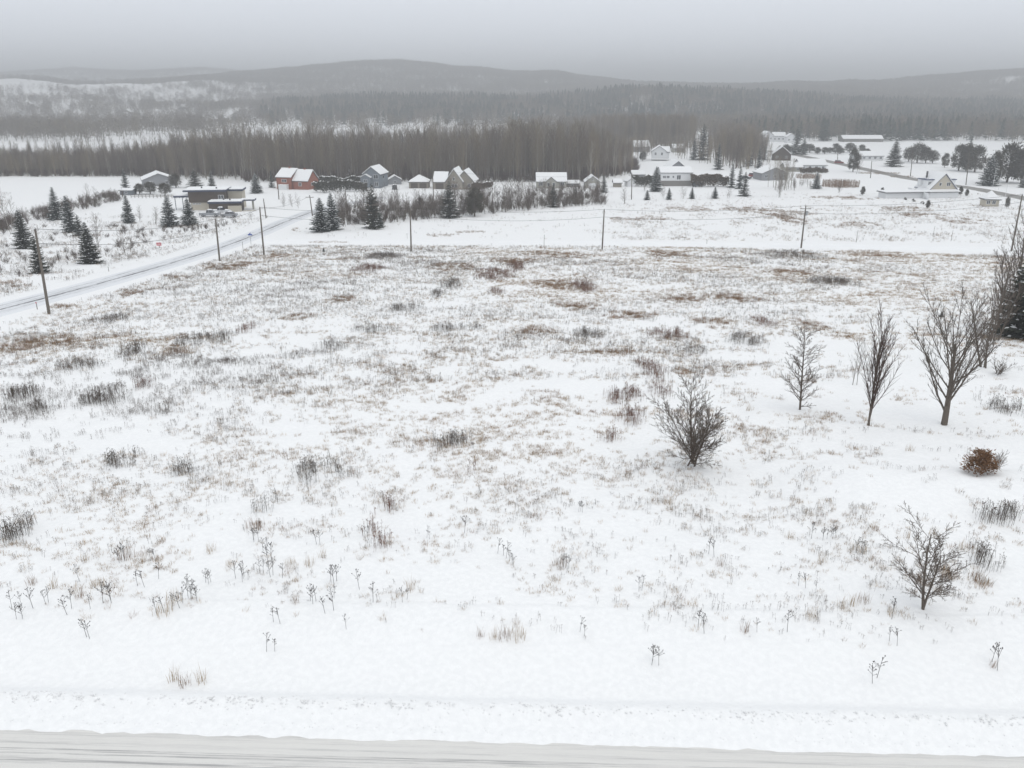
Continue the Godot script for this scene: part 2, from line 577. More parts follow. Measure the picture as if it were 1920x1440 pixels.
# dense rounded crown of leafy clumps (cedar, pine): shape 0 round, 1 egg, 2 open pine
func leaf_crown(seed_: int, H: float, R: float, y0: float, n: int, leaf: float, mat: Material, shape: int) -> Array:
	rng.seed = seed_
	var tr := begin()
	tube(tr, Vector3(0, -0.15, 0), Vector3(0, H * 0.85, 0), R * 0.10, R * 0.03, 6)
	var cl := begin()
	var clumps := []
	for i in n:
		var f := rng.randf()
		var yy := lerpf(y0, H * 0.97, f)
		var prof_r: float
		if shape == 1: prof_r = pow(sin(PI * clampf(0.22 + 0.76 * f, 0, 1)), 0.8)
		elif shape == 2: prof_r = lerpf(1.0, 0.15, f) * (0.75 + 0.25 * sin(f * 40.0))
		else: prof_r = sqrt(maxf(0.0, 1.0 - pow(2.0 * f - 0.85, 2.0) / 1.4))
		var a := rng.randf() * TAU
		var rr := R * prof_r * sqrt(rng.randf_range(0.25, 1.0))
		clumps.append(Vector3(cos(a) * rr, yy, sin(a) * rr))
		if i % 2 == 0: tube(tr, Vector3(0, maxf(yy - R * 0.6, y0 * 0.6), 0), clumps[-1], R * 0.025, R * 0.008, 3)
	for c in clumps:
		var outv: Vector3 = Vector3(c.x, 0.2 * R, c.z).normalized()
		var cr: float = R * rng.randf_range(0.16, 0.36)
		for k in 46:
			var off := Vector3(rng.randfn(), rng.randfn() * 0.75, rng.randfn()) * cr * 0.62
			var p: Vector3 = c + off
			var dv := (outv * 0.5 + off.normalized() + Vector3(rng.randf_range(-1, 1), rng.randf_range(-0.6, 1.1), rng.randf_range(-1, 1)) * 0.8).normalized()
			var s := dv.cross(Vector3(rng.randf_range(-1, 1), 1, rng.randf_range(-1, 1))).normalized()
			var L := leaf * rng.randf_range(0.5, 1.3)
			tri(cl, p - s * L * 0.28, p + dv * L, p + s * L * 0.28)
	return [["trunk", done(tr), M.bark], ["crown", done(cl), mat]]

func tree_px(parts: Array, h0: float, called: String, label: String, px: float, py: float, top: float, wide := 1.0, group := "", yaw := -1.0) -> Node3D:
	var p := at(px, py)
	var h := tall(p, px, top)
	rng.seed = int(px * 31 + py * 17)
	return plant(parts, called, label, "tree", p, rng.randf() * TAU if yaw < 0 else yaw, h / h0 * wide, h / h0, group)

# ---------------------------------------------------------------- buildings
func window(parent: Node, x: float, y: float, z: float, w: float, h: float) -> void:
	# on a wall that faces +z at z: raised frame with panes set into it
	var fr := begin()
	var t := 0.10
	box_into(fr, Vector3(x - w / 2, y, z - 0.02), Vector3(x - w / 2 + t, y + h, z + 0.07))
	box_into(fr, Vector3(x + w / 2 - t, y, z - 0.02), Vector3(x + w / 2, y + h, z + 0.07))
	box_into(fr, Vector3(x - w / 2 + t, y, z - 0.02), Vector3(x + w / 2 - t, y + t, z + 0.07))
	box_into(fr, Vector3(x - w / 2 + t, y + h - t, z - 0.02), Vector3(x + w / 2 - t, y + h, z + 0.07))
	if w > 1.0: box_into(fr, Vector3(x - 0.05, y + t, z - 0.02), Vector3(x + 0.05, y + h - t, z + 0.06))
	var f := part(parent, "window", done(fr), M.trim)
	bx(f, "pane", M.glass, x - w / 2 + t * 0.9, x + w / 2 - t * 0.9, y + t * 0.9, y + h - t * 0.9, z - 0.03, z + 0.025)

func side_window(parent: Node, x: float, y: float, z: float, w: float, h: float) -> void:
	# on a wall that faces +x (or -x when x is negative)
	var s := signf(x)
	var f := bx(parent, "window", M.trim, minf(x - 0.02 * s, x + 0.05 * s), maxf(x - 0.02 * s, x + 0.05 * s), y, y + h, z - w / 2, z + w / 2)
	bx(f, "pane", M.glass, minf(x, x + 0.07 * s), maxf(x, x + 0.07 * s), y + 0.1, y + h - 0.1, z - w / 2 + 0.1, z + w / 2 - 0.1)

# house body with a gable roof whose ridge runs along z (front gable) or along x; returns nothing, adds parts
func gabled(o: Node3D, x0: float, x1: float, z0: float, z1: float, eave: float, ridge: float, front_gable: bool, wall: Material, roof: Material = null, ov := 0.4, y0 := 0.0) -> void:
	if roof == null: roof = M.shingle
	var hold := o
	var lo := x0 if front_gable else -z1
	var hi := x1 if front_gable else -z0
	var a := z0 if front_gable else x0
	var b := z1 if front_gable else x1
	var mid := (lo + hi) / 2
	var turn := 0.0 if front_gable else PI / 2
	# when the ridge runs along x the prism is built along z and turned: local (u, y, w) -> world (w, y, -u)
	var w := part(hold, "wall", prism([Vector2(lo, y0), Vector2(hi, y0), Vector2(hi, eave), Vector2(mid, ridge), Vector2(lo, eave)], a, b), wall)
	w.rotation.y = turn
	var sl := (ridge - eave) / (mid - lo)
	var k := sqrt(1 + sl * sl)
	var t := 0.14 * k
	var e := ov * sl
	var r := part(hold, "roof", prism([Vector2(lo - ov, eave - e + 0.02), Vector2(mid, ridge + 0.02), Vector2(hi + ov, eave - e + 0.02), Vector2(hi + ov, eave - e + t), Vector2(mid, ridge + t), Vector2(lo - ov, eave - e + t)], a - ov, b + ov), roof)
	r.rotation.y = turn
	var g := 0.06
	var s := part(r, "roof_snow", prism([Vector2(lo - ov + g, eave - e + t + g * sl + 0.004), Vector2(mid, ridge + t + 0.004), Vector2(hi + ov - g, eave - e + t + g * sl + 0.004), Vector2(hi + ov - g * 2.2, eave - e + t + g * sl + 0.24 * k), Vector2(mid, ridge + t + 0.22 * k), Vector2(lo - ov + g * 2.2, eave - e + t + g * sl + 0.24 * k)], a - ov + g, b + ov - g), M.snow_top)
	s.position = Vector3.ZERO

func hipped(o: Node3D, x0: float, x1: float, z0: float, z1: float, eave: float, peak: float, ridge_len: float, ov: float, called_roof := "roof") -> void:
	for L in [[0.0, 0.0, M.shingle, called_roof], [0.10, 0.16, M.snow_top, "roof_snow"]]:
		var st := begin()
		st.set_smooth_group(-1)
		var up: float = L[1]
		var gg: float = L[0]
		var a := Vector3(x0 - ov + gg, eave + up, z1 + ov - gg)
		var b := Vector3(x1 + ov - gg, eave + up, z1 + ov - gg)
		var c := Vector3(x1 + ov - gg, eave + up, z0 - ov + gg)
		var d := Vector3(x0 - ov + gg, eave + up, z0 - ov + gg)
		var dn := Vector3(0, -0.16, 0)
		var mx := (x0 + x1) / 2
		var mz := (z0 + z1) / 2
		var p := Vector3(mx - ridge_len / 2, peak + up * 1.3, mz)
		var q := Vector3(mx + ridge_len / 2, peak + up * 1.3, mz)
		quad(st, a, b, q, p); quad(st, c, d, p, q)
		tri(st, b, c, q); tri(st, d, a, p)
		quad(st, a + dn, b + dn, b, a); quad(st, b + dn, c + dn, c, b)
		quad(st, c + dn, d + dn, d, c); quad(st, d + dn, a + dn, a, d)
		quad(st, d + dn, c + dn, b + dn, a + dn)
		part(o, L[3], done(st), L[2])

func flat_roof(o: Node3D, x0: float, x1: float, y: float, z0: float, z1: float, mat: Material) -> void:
	var r := bx(o, "roof", mat, x0, x1, y, y + 0.5, z0, z1)
	bx(r, "roof_snow", M.snow_top, x0 + 0.06, x1 - 0.06, y + 0.503, y + 0.68, z0 + 0.06, z1 - 0.06)

func building(called: String, label: String, px: float, py: float, yaw: float, cat := "house", group := "") -> Node3D:
	var p := at(px, py)
	p.y -= 0.25
	return thing(called, label, cat, p, deg_to_rad(yaw), group)

func simple_house(label: String, px: float, py: float, w: float, dep: float, eave: float, ridge: float, front: bool, wall: Material, yaw := 0.0, called := "house", nwin := 3) -> Node3D:
	var o := building(called, label, px, py, yaw, "house" if called != "shed" else "shed")
	gabled(o, -w / 2, w / 2, -dep, 0, eave, ridge, front, wall)
	for i in nwin:
		var x := -w / 2 + w * (i + 0.5) / nwin
		window(o, x, eave * 0.42, 0.0, minf(1.3, w * 0.2), minf(1.2, eave * 0.42))
	return o

# ---------------------------------------------------------------- vehicles
func vehicle(called: String, label: String, px: float, py: float, yaw: float, paint: Material, kind: String, cat: String) -> void:
	var p := at(px, py)
	var o := thing(called, label, cat, p, deg_to_rad(yaw))
	var body: Array
	var cab: Array
	if kind == "pickup":
		body = [Vector2(-2.7, 0.42), Vector2(2.65, 0.42), Vector2(2.72, 0.75), Vector2(2.6, 1.06), Vector2(1.35, 1.14), Vector2(-2.68, 1.12), Vector2(-2.74, 0.7)]
		cab = [Vector2(-0.75, 1.13), Vector2(1.32, 1.13), Vector2(0.72, 1.76), Vector2(0.5, 1.82), Vector2(-0.55, 1.82), Vector2(-0.7, 1.72)]
	elif kind == "suv":
		body = [Vector2(-2.3, 0.42), Vector2(2.25, 0.42), Vector2(2.32, 0.72), Vector2(2.2, 0.98), Vector2(1.2, 1.08), Vector2(-2.25, 1.08), Vector2(-2.34, 0.7)]
		cab = [Vector2(-2.2, 1.07), Vector2(1.15, 1.07), Vector2(0.45, 1.68), Vector2(0.2, 1.74), Vector2(-1.85, 1.74), Vector2(-2.05, 1.66)]
	else:
		body = [Vector2(-2.2, 0.36), Vector2(2.2, 0.36), Vector2(2.26, 0.6), Vector2(2.15, 0.84), Vector2(1.1, 0.96), Vector2(-1.6, 0.98), Vector2(-2.2, 0.92), Vector2(-2.26, 0.6)]
		cab = [Vector2(-1.55, 0.97), Vector2(1.05, 0.95), Vector2(0.3, 1.42), Vector2(0.05, 1.46), Vector2(-0.85, 1.45), Vector2(-1.1, 1.38)]
	part(o, "body", prism(body, -0.88, 0.88), paint)
	var c := part(o, "cabin", prism(cab, -0.76, 0.76), M.glass)
	var top: float = cab[3].y
	var x0: float = cab[-2].x
	var x1: float = cab[3].x
	bx(o, "roof", paint, x0 - 0.05, x1 + 0.1, top - 0.03, top + 0.035, -0.74, 0.74)
	part(o, "roof_snow", prism([Vector2(x0, top + 0.04), Vector2(x1 + 0.1, top + 0.04), Vector2(x1, top + 0.15), Vector2(x0 + 0.15, top + 0.17)], -0.7, 0.7), M.snow_top)
	var hood: float = body[4].y
	part(o, "hood_snow", prism([Vector2(1.25, hood + 0.004), Vector2(2.15, hood - 0.07), Vector2(2.05, hood + 0.03), Vector2(1.3, hood + 0.10)], -0.78, 0.78), M.snow_top)
	if kind == "pickup": bx(o, "bed_snow", M.snow_top, -2.6, -0.85, 1.12, 1.24, -0.8, 0.8)
	part(c, "pillar", prism([Vector2((x0 + x1) / 2 - 0.06, 1.0), Vector2((x0 + x1) / 2 + 0.06, 1.0), Vector2((x0 + x1) / 2 + 0.05, top - 0.03), Vector2((x0 + x1) / 2 - 0.05, top - 0.03)], -0.775, 0.775), paint)
	for sx in [-1, 1]:
		for sz in [-1, 1]:
			var st := begin()
			var wx: float = sx * (1.72 if kind == "pickup" else 1.4)
			tube(st, Vector3(wx, 0.34, sz * 0.66), Vector3(wx, 0.34, sz * 0.9), 0.36, 0.36, 14)
			for i in 14:
				var a0 := TAU * i / 14
				var a1 := TAU * (i + 1) / 14
				var cc := Vector3(wx, 0.34, sz * 0.9)
				tri(st, cc, cc + Vector3(cos(a0), sin(a0), 0) * 0.36, cc + Vector3(cos(a1), sin(a1), 0) * 0.36)
			var wh := part(o, "wheel", done(st), M.rubber)
			var hb := begin()
			for i in 10:
				var a0 := TAU * i / 10
				var a1 := TAU * (i + 1) / 10
				var cc := Vector3(wx, 0.34, sz * 0.908)
				tri(hb, cc, cc + Vector3(cos(a0), sin(a0), 0) * 0.2, cc + Vector3(cos(a1), sin(a1), 0) * 0.2)
			part(wh, "hub", done(hb), M.metal)

# ---------------------------------------------------------------- poles and wires
var pole_tops := {}
func utility_pole(key: String, label: String, px: float, py: float, tx: float, ty: float, arms: int, parts := true) -> void:
	var p := at(px, py)
	var h := tall(p, tx, ty)
	var r := ray(tx, ty)
	var tp := Vector3(0, CY, 0) + r * (p.z / r.z)
	var leanx := clampf((tp.x - p.x) / h, -0.06, 0.06)
	var o := thing("utility_pole", label, "pole", p, 0.0, "utility poles along the roads")
	var st := begin()
	var topv := Vector3(leanx * h, h, 0)
	tube(st, Vector3(-leanx * 0.6, -0.6, 0), topv * 0.5, 0.17, 0.145, 8)
	tube(st, topv * 0.5, topv, 0.145, 0.11, 8)
	part(o, "shaft", done(st), M.pole)
	pole_tops[key] = p + topv
	if not parts: return
	if arms > 0:
		bx(o, "crossarm", M.pole, topv.x - 1.1, topv.x + 1.1, h - 0.62, h - 0.5, 0.12, 0.22)
		for k in 3:
			var s := begin()
			var ix := topv.x + (k - 1) * 0.95
			tube(s, Vector3(ix, h - 0.5, 0.17), Vector3(ix, h - 0.32, 0.17), 0.05, 0.035, 6)
			part(o, "insulator", done(s), M.metal)
	else:
		var s := begin()
		tube(s, topv, topv + Vector3(0, 0.22, 0), 0.05, 0.03, 6)
		part(o, "insulator", done(s), M.metal)
	if arms == 2:
		var s := begin()
		tube(s, Vector3(topv.x * 0.82 + 0.33, h * 0.78, 0.1), Vector3(topv.x * 0.82 + 0.33, h * 0.78 + 0.85, 0.1), 0.22, 0.22, 10)
		part(o, "transformer", done(s), M.metal)

func wire(a: String, b: String, drop: float, sag: float, label: String) -> void:
	var p: Vector3 = pole_tops[a] + Vector3(0, 0.05 - drop, 0)
	var q: Vector3 = pole_tops[b] + Vector3(0, 0.05 - drop, 0)
	var st := begin()
	var n := 14
	for i in n:
		var f0 := float(i) / n
		var f1 := float(i + 1) / n
		tube(st, p.lerp(q, f0) - Vector3(0, sag * 4 * f0 * (1 - f0), 0), p.lerp(q, f1) - Vector3(0, sag * 4 * f1 * (1 - f1), 0), 0.022, 0.022, 4)
	var m := part(self, numbered("power_line"), done(st), M.wire)
	meta(m, label, "wire", "wires between the utility poles")

# ---------------------------------------------------------------- grass and weeds
func tuft_mesh(seed_: int, blades: int, h: float, spread: float, wide: float, lean: float, colors: Array) -> Mesh:
	rng.seed = seed_
	var st := begin()
	for i in blades:
		var a := rng.randf() * TAU
		var rr := spread * sqrt(rng.randf())
		var p := Vector3(cos(a) * rr, -0.06, sin(a) * rr)
		var L := h * rng.randf_range(0.55, 1.1)
		var ld := Vector3(rng.randf_range(-1, 1), 0, rng.randf_range(-1, 1)) * lean
		var s := Vector3(cos(a * 3.1), 0, sin(a * 3.1)) * wide * rng.randf_range(0.7, 1.3)
		var m := p + Vector3(0, L * 0.6, 0) + ld * L * 0.35
		var tp := p + Vector3(0, L, 0) + ld * L
		st.set_color(colors[rng.randi() % colors.size()])
		quad(st, p - s, p + s, m + s * 0.7, m - s * 0.7)
		tri(st, m - s * 0.7, m + s * 0.7, tp)
	return done(st)

func blob(st: SurfaceTool, c: Vector3, r: float) -> void:
	var u := Vector3(0, r * 1.2, 0)
	var e := [Vector3(r, 0, 0), Vector3(0, 0, -r), Vector3(-r, 0, 0), Vector3(0, 0, r)]
	for i in 4:
		tri(st, c + e[i], c + e[(i + 1) % 4], c + u)
		tri(st, c + e[(i + 1) % 4], c + e[i], c - u)

# a dead flower stalk: stem, side branches, seed heads
func weed_into(st: SurfaceTool, p: Vector3, h: float, nb: int, head: float, thick: float) -> void:
	var ld := Vector3(rng.randf_range(-1, 1), 0, rng.randf_range(-1, 1)) * 0.14
	var tp := p + (Vector3.UP + ld).normalized() * h
	tube(st, p - Vector3(0, 0.08, 0), tp, thick, thick * 0.6, 3)
	blob(st, tp, head)
	for i in nb:
		var f := rng.randf_range(0.42, 0.95)
		var b := p.lerp(tp, f)
		var a := rng.randf() * TAU
		var L := h * rng.randf_range(0.16, 0.34) * (1.25 - f)*1.6
		var e := b + Vector3(cos(a) * L * 0.7, L * 0.75, sin(a) * L * 0.7)
		tube(st, b, e, thick * 0.6, thick * 0.45, 3)
		blob(st, e, head * rng.randf_range(0.7, 1.1))

func weed_mesh(seed_: int, n: int, h: float, nb: int, head: float, spread: float, thick := 0.008) -> Mesh:
	rng.seed = seed_
	var st := begin()
	for i in n:
		var a := rng.randf() * TAU
		var r := spread * sqrt(rng.randf())
		weed_into(st, Vector3(cos(a) * r, 0, sin(a) * r), h * rng.randf_range(0.7, 1.1), nb, head, thick)
	return done(st)

func scatter(called: String, label: String, cat: String, mesh: Mesh, mat: Material, xf: Array, cols: Array = []) -> void:
	if xf.is_empty(): return
	var mm := MultiMesh.new()
	mm.transform_format = MultiMesh.TRANSFORM_3D
	mm.use_colors = not cols.is_empty()
	mm.mesh = mesh
	mm.instance_count = xf.size()
	for i in xf.size():
		mm.set_instance_transform(i, xf[i])
		if mm.use_colors: mm.set_instance_color(i, cols[i])
	var n := MultiMeshInstance3D.new()
	n.name = numbered(called)
	n.multimesh = mm
	n.material_override = mat
	add_child(n)
	n.set_meta("kind", "stuff")
	meta(n, label, cat)

func stand(x: float, z: float, yaw: float, s: float, sy: float, sink := 0.0) -> Transform3D:
	return Transform3D(Basis(Vector3.UP, yaw).scaled(Vector3(s, sy, s)), Vector3(x, ground(x, z) - sink, z))

func _ready() -> void:
	# ---- camera, sky, light, exposure
	var cam := Camera3D.new()
	cam.name = "camera"
	cam.position = Vector3(0, CY, 0)
	cam.rotation_degrees = Vector3(-PITCH, 0, 0)
	cam.fov = rad_to_deg(2.0 * atan(720.0 / F))
	cam.near = 0.5
	cam.far = 12000.0
	add_child(cam)
	cam.current = true
	var env := Environment.new()
	env.background_mode = Environment.BG_SKY
	var sk := ProceduralSkyMaterial.new()
	sk.sky_top_color = Color(0.962, 0.982, 1.0)
	sk.sky_horizon_color = Color(0.898, 0.92, 0.955)
	sk.sky_curve = 0.6
	sk.ground_horizon_color = Color(0.898, 0.92, 0.955)
	sk.ground_bottom_color = Color(0.898, 0.92, 0.955)
	sk.sun_angle_max = 1.0
	var sky := Sky.new()
	sky.sky_material = sk
	env.sky = sky
	env.tonemap_mode = Environment.TONE_MAPPER_LINEAR
	env.tonemap_exposure = 1.2
	env.fog_enabled = true
	env.fog_density = 0.00078
	env.fog_light_color = Color(0.985, 0.992, 1.0)
	env.sdfgi_enabled = true
	env.ssao_enabled = true
	env.ssil_enabled = true
	var we := WorldEnvironment.new()
	we.name = "world_environment"
	we.environment = env
	add_child(we)
	var sun := DirectionalLight3D.new()
	sun.name = "sun_behind_cloud"
	sun.light_energy = 0.15
	sun.light_angular_distance = 45.0
	sun.light_color = Color(1.0, 0.96, 0.90)
	sun.rotation_degrees = Vector3(-62, 35, 0)
	sun.shadow_enabled = true
	sun.sky_mode = DirectionalLight3D.SKY_MODE_LIGHT_ONLY
	add_child(sun)

	# ---- terrain
	nz.seed = 3; nz.frequency = 0.11; nz.fractal_octaves = 3
	nz2.seed = 8; nz2.frequency = 0.19; nz2.fractal_octaves = 3
	make_profile()
	make_ridge(1250, 330, 700, [[-300, 208], [200, 206], [450, 203], [600, 197], [700, 193], [800, 194], [900, 196], [1000, 196], [1090, 190], [1160, 180], [1200, 176], [1300, 180], [1400, 184], [1500, 192], [1600, 199], [1750, 204], [2300, 208]])
	make_ridge(1700, 750, 500, [[-400, 146], [0, 149], [60, 151], [120, 157], [250, 165], [340, 173], [450, 190], [600, 208], [800, 214], [2200, 214]])
	make_ridge(1950, 800, 700, [[-300, 214], [1100, 210], [1250, 190], [1330, 172], [1400, 165], [1500, 161], [1600, 160], [1700, 155], [1780, 146], [1860, 141], [1920, 137], [2100, 130], [2400, 130]])
	make_ridge(2250, 950, 700, [[-300, 200], [330, 170], [420, 150], [480, 140], [560, 135], [640, 127], [700, 121], [745, 119], [800, 125], [880, 133], [960, 139], [1040, 141], [1100, 151], [1200, 161], [1300, 165], [1400, 169], [1600, 180], [2200, 190]])
	make_ridge(3100, 1000, 700, [[-300, 148], [0, 141], [60, 139], [150, 132], [220, 136], [280, 137], [330, 134], [400, 132], [480, 140], [600, 150], [1000, 165], [1300, 164], [1500, 164], [1700, 166], [2200, 166]])
	make_materials()
	structure("snowy_ground", ground_sheet(), M.snow)
	structure("main_road", strip([[-80, edge_d(-80)], [80, edge_d(80)]], -8.6, 0.0, 0.045, 22.0, 2.5, true), M.road)
	structure("side_road", strip([[ROADX, 30], [ROADX, 215], [ROADX + 1.5, 240], [ROADX + 6, 262], [ROADX + 15, 285]], -3.3, 3.3, 0.06, 26.0), M.side_road)
	var lp := []
	for i in 32:
		var x := -55.0 + i * 6.0
		lp.append([x, lane_d(x)])
	structure("snow_covered_lane", strip(lp, -4.2, 4.2, 0.08, 20.0), M.lane)
	var rp := []
	for q in [[1440, 283], [1500, 292], [1560, 304], [1620, 317], [1700, 334], [1760, 344], [1830, 354], [1920, 372], [2010, 391]]:
		var p := at(q[0], q[1])
		rp.append([p.x, -p.z])
	structure("country_road", strip(rp, -3.4, 3.4, 0.15, 20.0), M.far_road)
	print("terrain ", Time.get_ticks_msec())
	make_prototypes()
	print("prototypes ", Time.get_ticks_msec())
	woods()
	print("woods ", Time.get_ticks_msec())
	houses()
	poles()
	single_trees()
	print("things ", Time.get_ticks_msec())
	field()
	print("field ", Time.get_ticks_msec())

func edge_d(x: float) -> float:
	return 19.55 - 0.036 * x

# ---------------------------------------------------------------- prototypes
var SP := []      # spruces, 10 m
var CED := []     # cedars, 8 m
var WOOD := []    # tall bare wood trees, 18 m
var SAP := []     # bare saplings, 8 m
var BUSH := []    # bare shrubs, 3 m
var FAR := []     # far trees, 14 m
func make_prototypes() -> void:
	SP = [spruce(101, 10, 2.7, M.needles, 0.28), spruce(102, 10, 3.0, M.needles, 0.45), spruce(103, 10, 2.3, M.needles, 0.2), spruce(104, 10, 2.8, M.needles_warm, 0.22, 1.1)]
	CED = [leaf_crown(201, 8, 2.6, 1.3, 80, 0.5, M.cedar, 1), leaf_crown(202, 8, 3.0, 1.6, 80, 0.5, M.cedar, 0), spruce(205, 8, 2.2, M.needles_warm, 0.08, 0.85)]
	var wo := {"h": 18.0, "r": 0.17, "levels": 2, "kids": [24, 9], "start": [0.22, 0.15], "spread": [0.62, 0.6], "ratio": [0.26, 0.45], "wob": 0.09, "trop": 0.16, "rmin": 0.030, "taper": 0.25, "tip": 0.45, "thin": 0.36}
	for i in 5: WOOD.append(bare_tree(300 + i, wo, M.birch if i == 0 else M.wood_bark, M.twig_olive if i % 2 == 0 else M.twig))
	var so := {"h": 8.0, "r": 0.075, "levels": 2, "kids": [18, 9], "start": [0.10, 0.15], "spread": [0.75, 0.65], "ratio": [0.40, 0.48], "wob": 0.14, "trop": 0.11, "rmin": 0.017, "taper": 0.25, "tip": 0.4, "thin": 0.45, "stems": 2, "clump": 0.5, "lean": 0.15}
	for i in 4: SAP.append(bare_tree(400 + i, so, M.birch if i == 1 else M.bark, M.twig if i != 2 else M.twig_red))
	var bo := {"h": 2.6, "r": 0.035, "levels": 2, "kids": [11, 7], "start": [0.10, 0.15], "spread": [0.55, 0.6], "ratio": [0.5, 0.45], "wob": 0.16, "trop": 0.05, "rmin": 0.011, "taper": 0.25, "stems": 8, "clump": 0.35, "lean": 0.55, "thin": 0.55}
	for i in 3: BUSH.append(bare_tree(500 + i, bo, M.twig, M.twig if i != 1 else M.twig_red))
	# far trees: thin crossed boughs, so that the snow between them shows
	for i in 3:
		rng.seed = 600 + i
		var st := begin()
		st.set_smooth_group(-1)
		tube(st, Vector3(0, -1, 0), Vector3(0, 9, 0), 0.15, 0.06, 3)
		for k in 64:
			# small twig sprays filling an uneven crown
			var f := rng.randf()
			var a := rng.randf() * TAU
			var rr := 3.4 * sqrt(rng.randf()) * sqrt(maxf(0.05, 1.0 - pow(1.75 * f - 0.75, 2.0)))
			var c := Vector3(cos(a) * rr, 2.0 + 10.5 * f, sin(a) * rr)
			var L := rng.randf_range(0.9, 2.0)
			var up := Vector3(cos(a) * 0.6, 1.0, sin(a) * 0.6).normalized() * L
			var s := Vector3(rng.randf_range(-1, 1), 0.2, rng.randf_range(-1, 1)).normalized() * rng.randf_range(0.10, 0.24)
			tri(st, c - s, c + s, c + up)
			tri(st, c + up * 0.2 - s, c + up * 0.2 + s, c + up * 0.8 + Vector3(rng.randf_range(-1, 1), 0, rng.randf_range(-1, 1)) * 0.9)
		FAR.append(done(st))
	rng.seed = 640
	var fc := begin() # far conifer, 14 m
	fc.set_smooth_group(-1)
	for k in 60:
		var f := rng.randf()
		var a := rng.randf() * TAU
		var rr := 2.8 * (1.0 - f) + 0.3
		var y := 1.0 + f * 12.6
		var o := Vector3(cos(a), 0, sin(a))
		var s := Vector3(-o.z, 0, o.x) * (0.35 + rr * 0.28)
		tri(fc, Vector3(0, y + 0.8, 0), o * rr + Vector3(0, y - 0.5, 0) - s, o * rr + Vector3(0, y - 0.5, 0) + s)
	FAR.append(done(fc))

# ---------------------------------------------------------------- woods
func seen_px(x: float, d: float) -> float: # column of the photograph that a point of the valley falls in
	var p := Vector3(x, ground(x, -d), -d) - Vector3(0, CY, 0)
	return 960.0 + F * p.x / p.dot(fwd)

func behind(px: float) -> String: # which landmark a tree of the wood stands behind
	for q in [[150, "behind the open snowy field, far left"], [265, "behind the tall dark spruce by the shed"], [345, "behind the grey low house"], [490, "behind the modern house"], [585, "behind the brick house"], [680, "behind the cedar hedge"], [725, "behind the two-storey house"], [810, "behind the pyramid-roofed garage"], [890, "behind the beige gabled house"], [1000, "in the open stretch left of the long pale house"], [1065, "behind the long pale house"], [1130, "behind the small beige garage"]]:
		if px < q[0]: return q[1]
	return "at the wood's right end"

func below(px: float) -> String: # which landmark a plant of the thicket stands in front of
	for q in [[680, "below the cedar hedge"], [725, "below the two-storey house"], [765, "below the small grey shed"], [808, "below the pyramid-roofed garage"], [890, "below the beige gabled house"], [940, "below the snowy brown hedge"], [1005, "left of the long pale house"], [1062, "below the long pale house"]]:
		if px < q[0]: return q[1]
	return "below the small beige garage"

func fifth(px: float) -> String:
	return ["far left", "left", "middle", "right", "far right"][int(clampf(px / 384.0, 0, 4))]

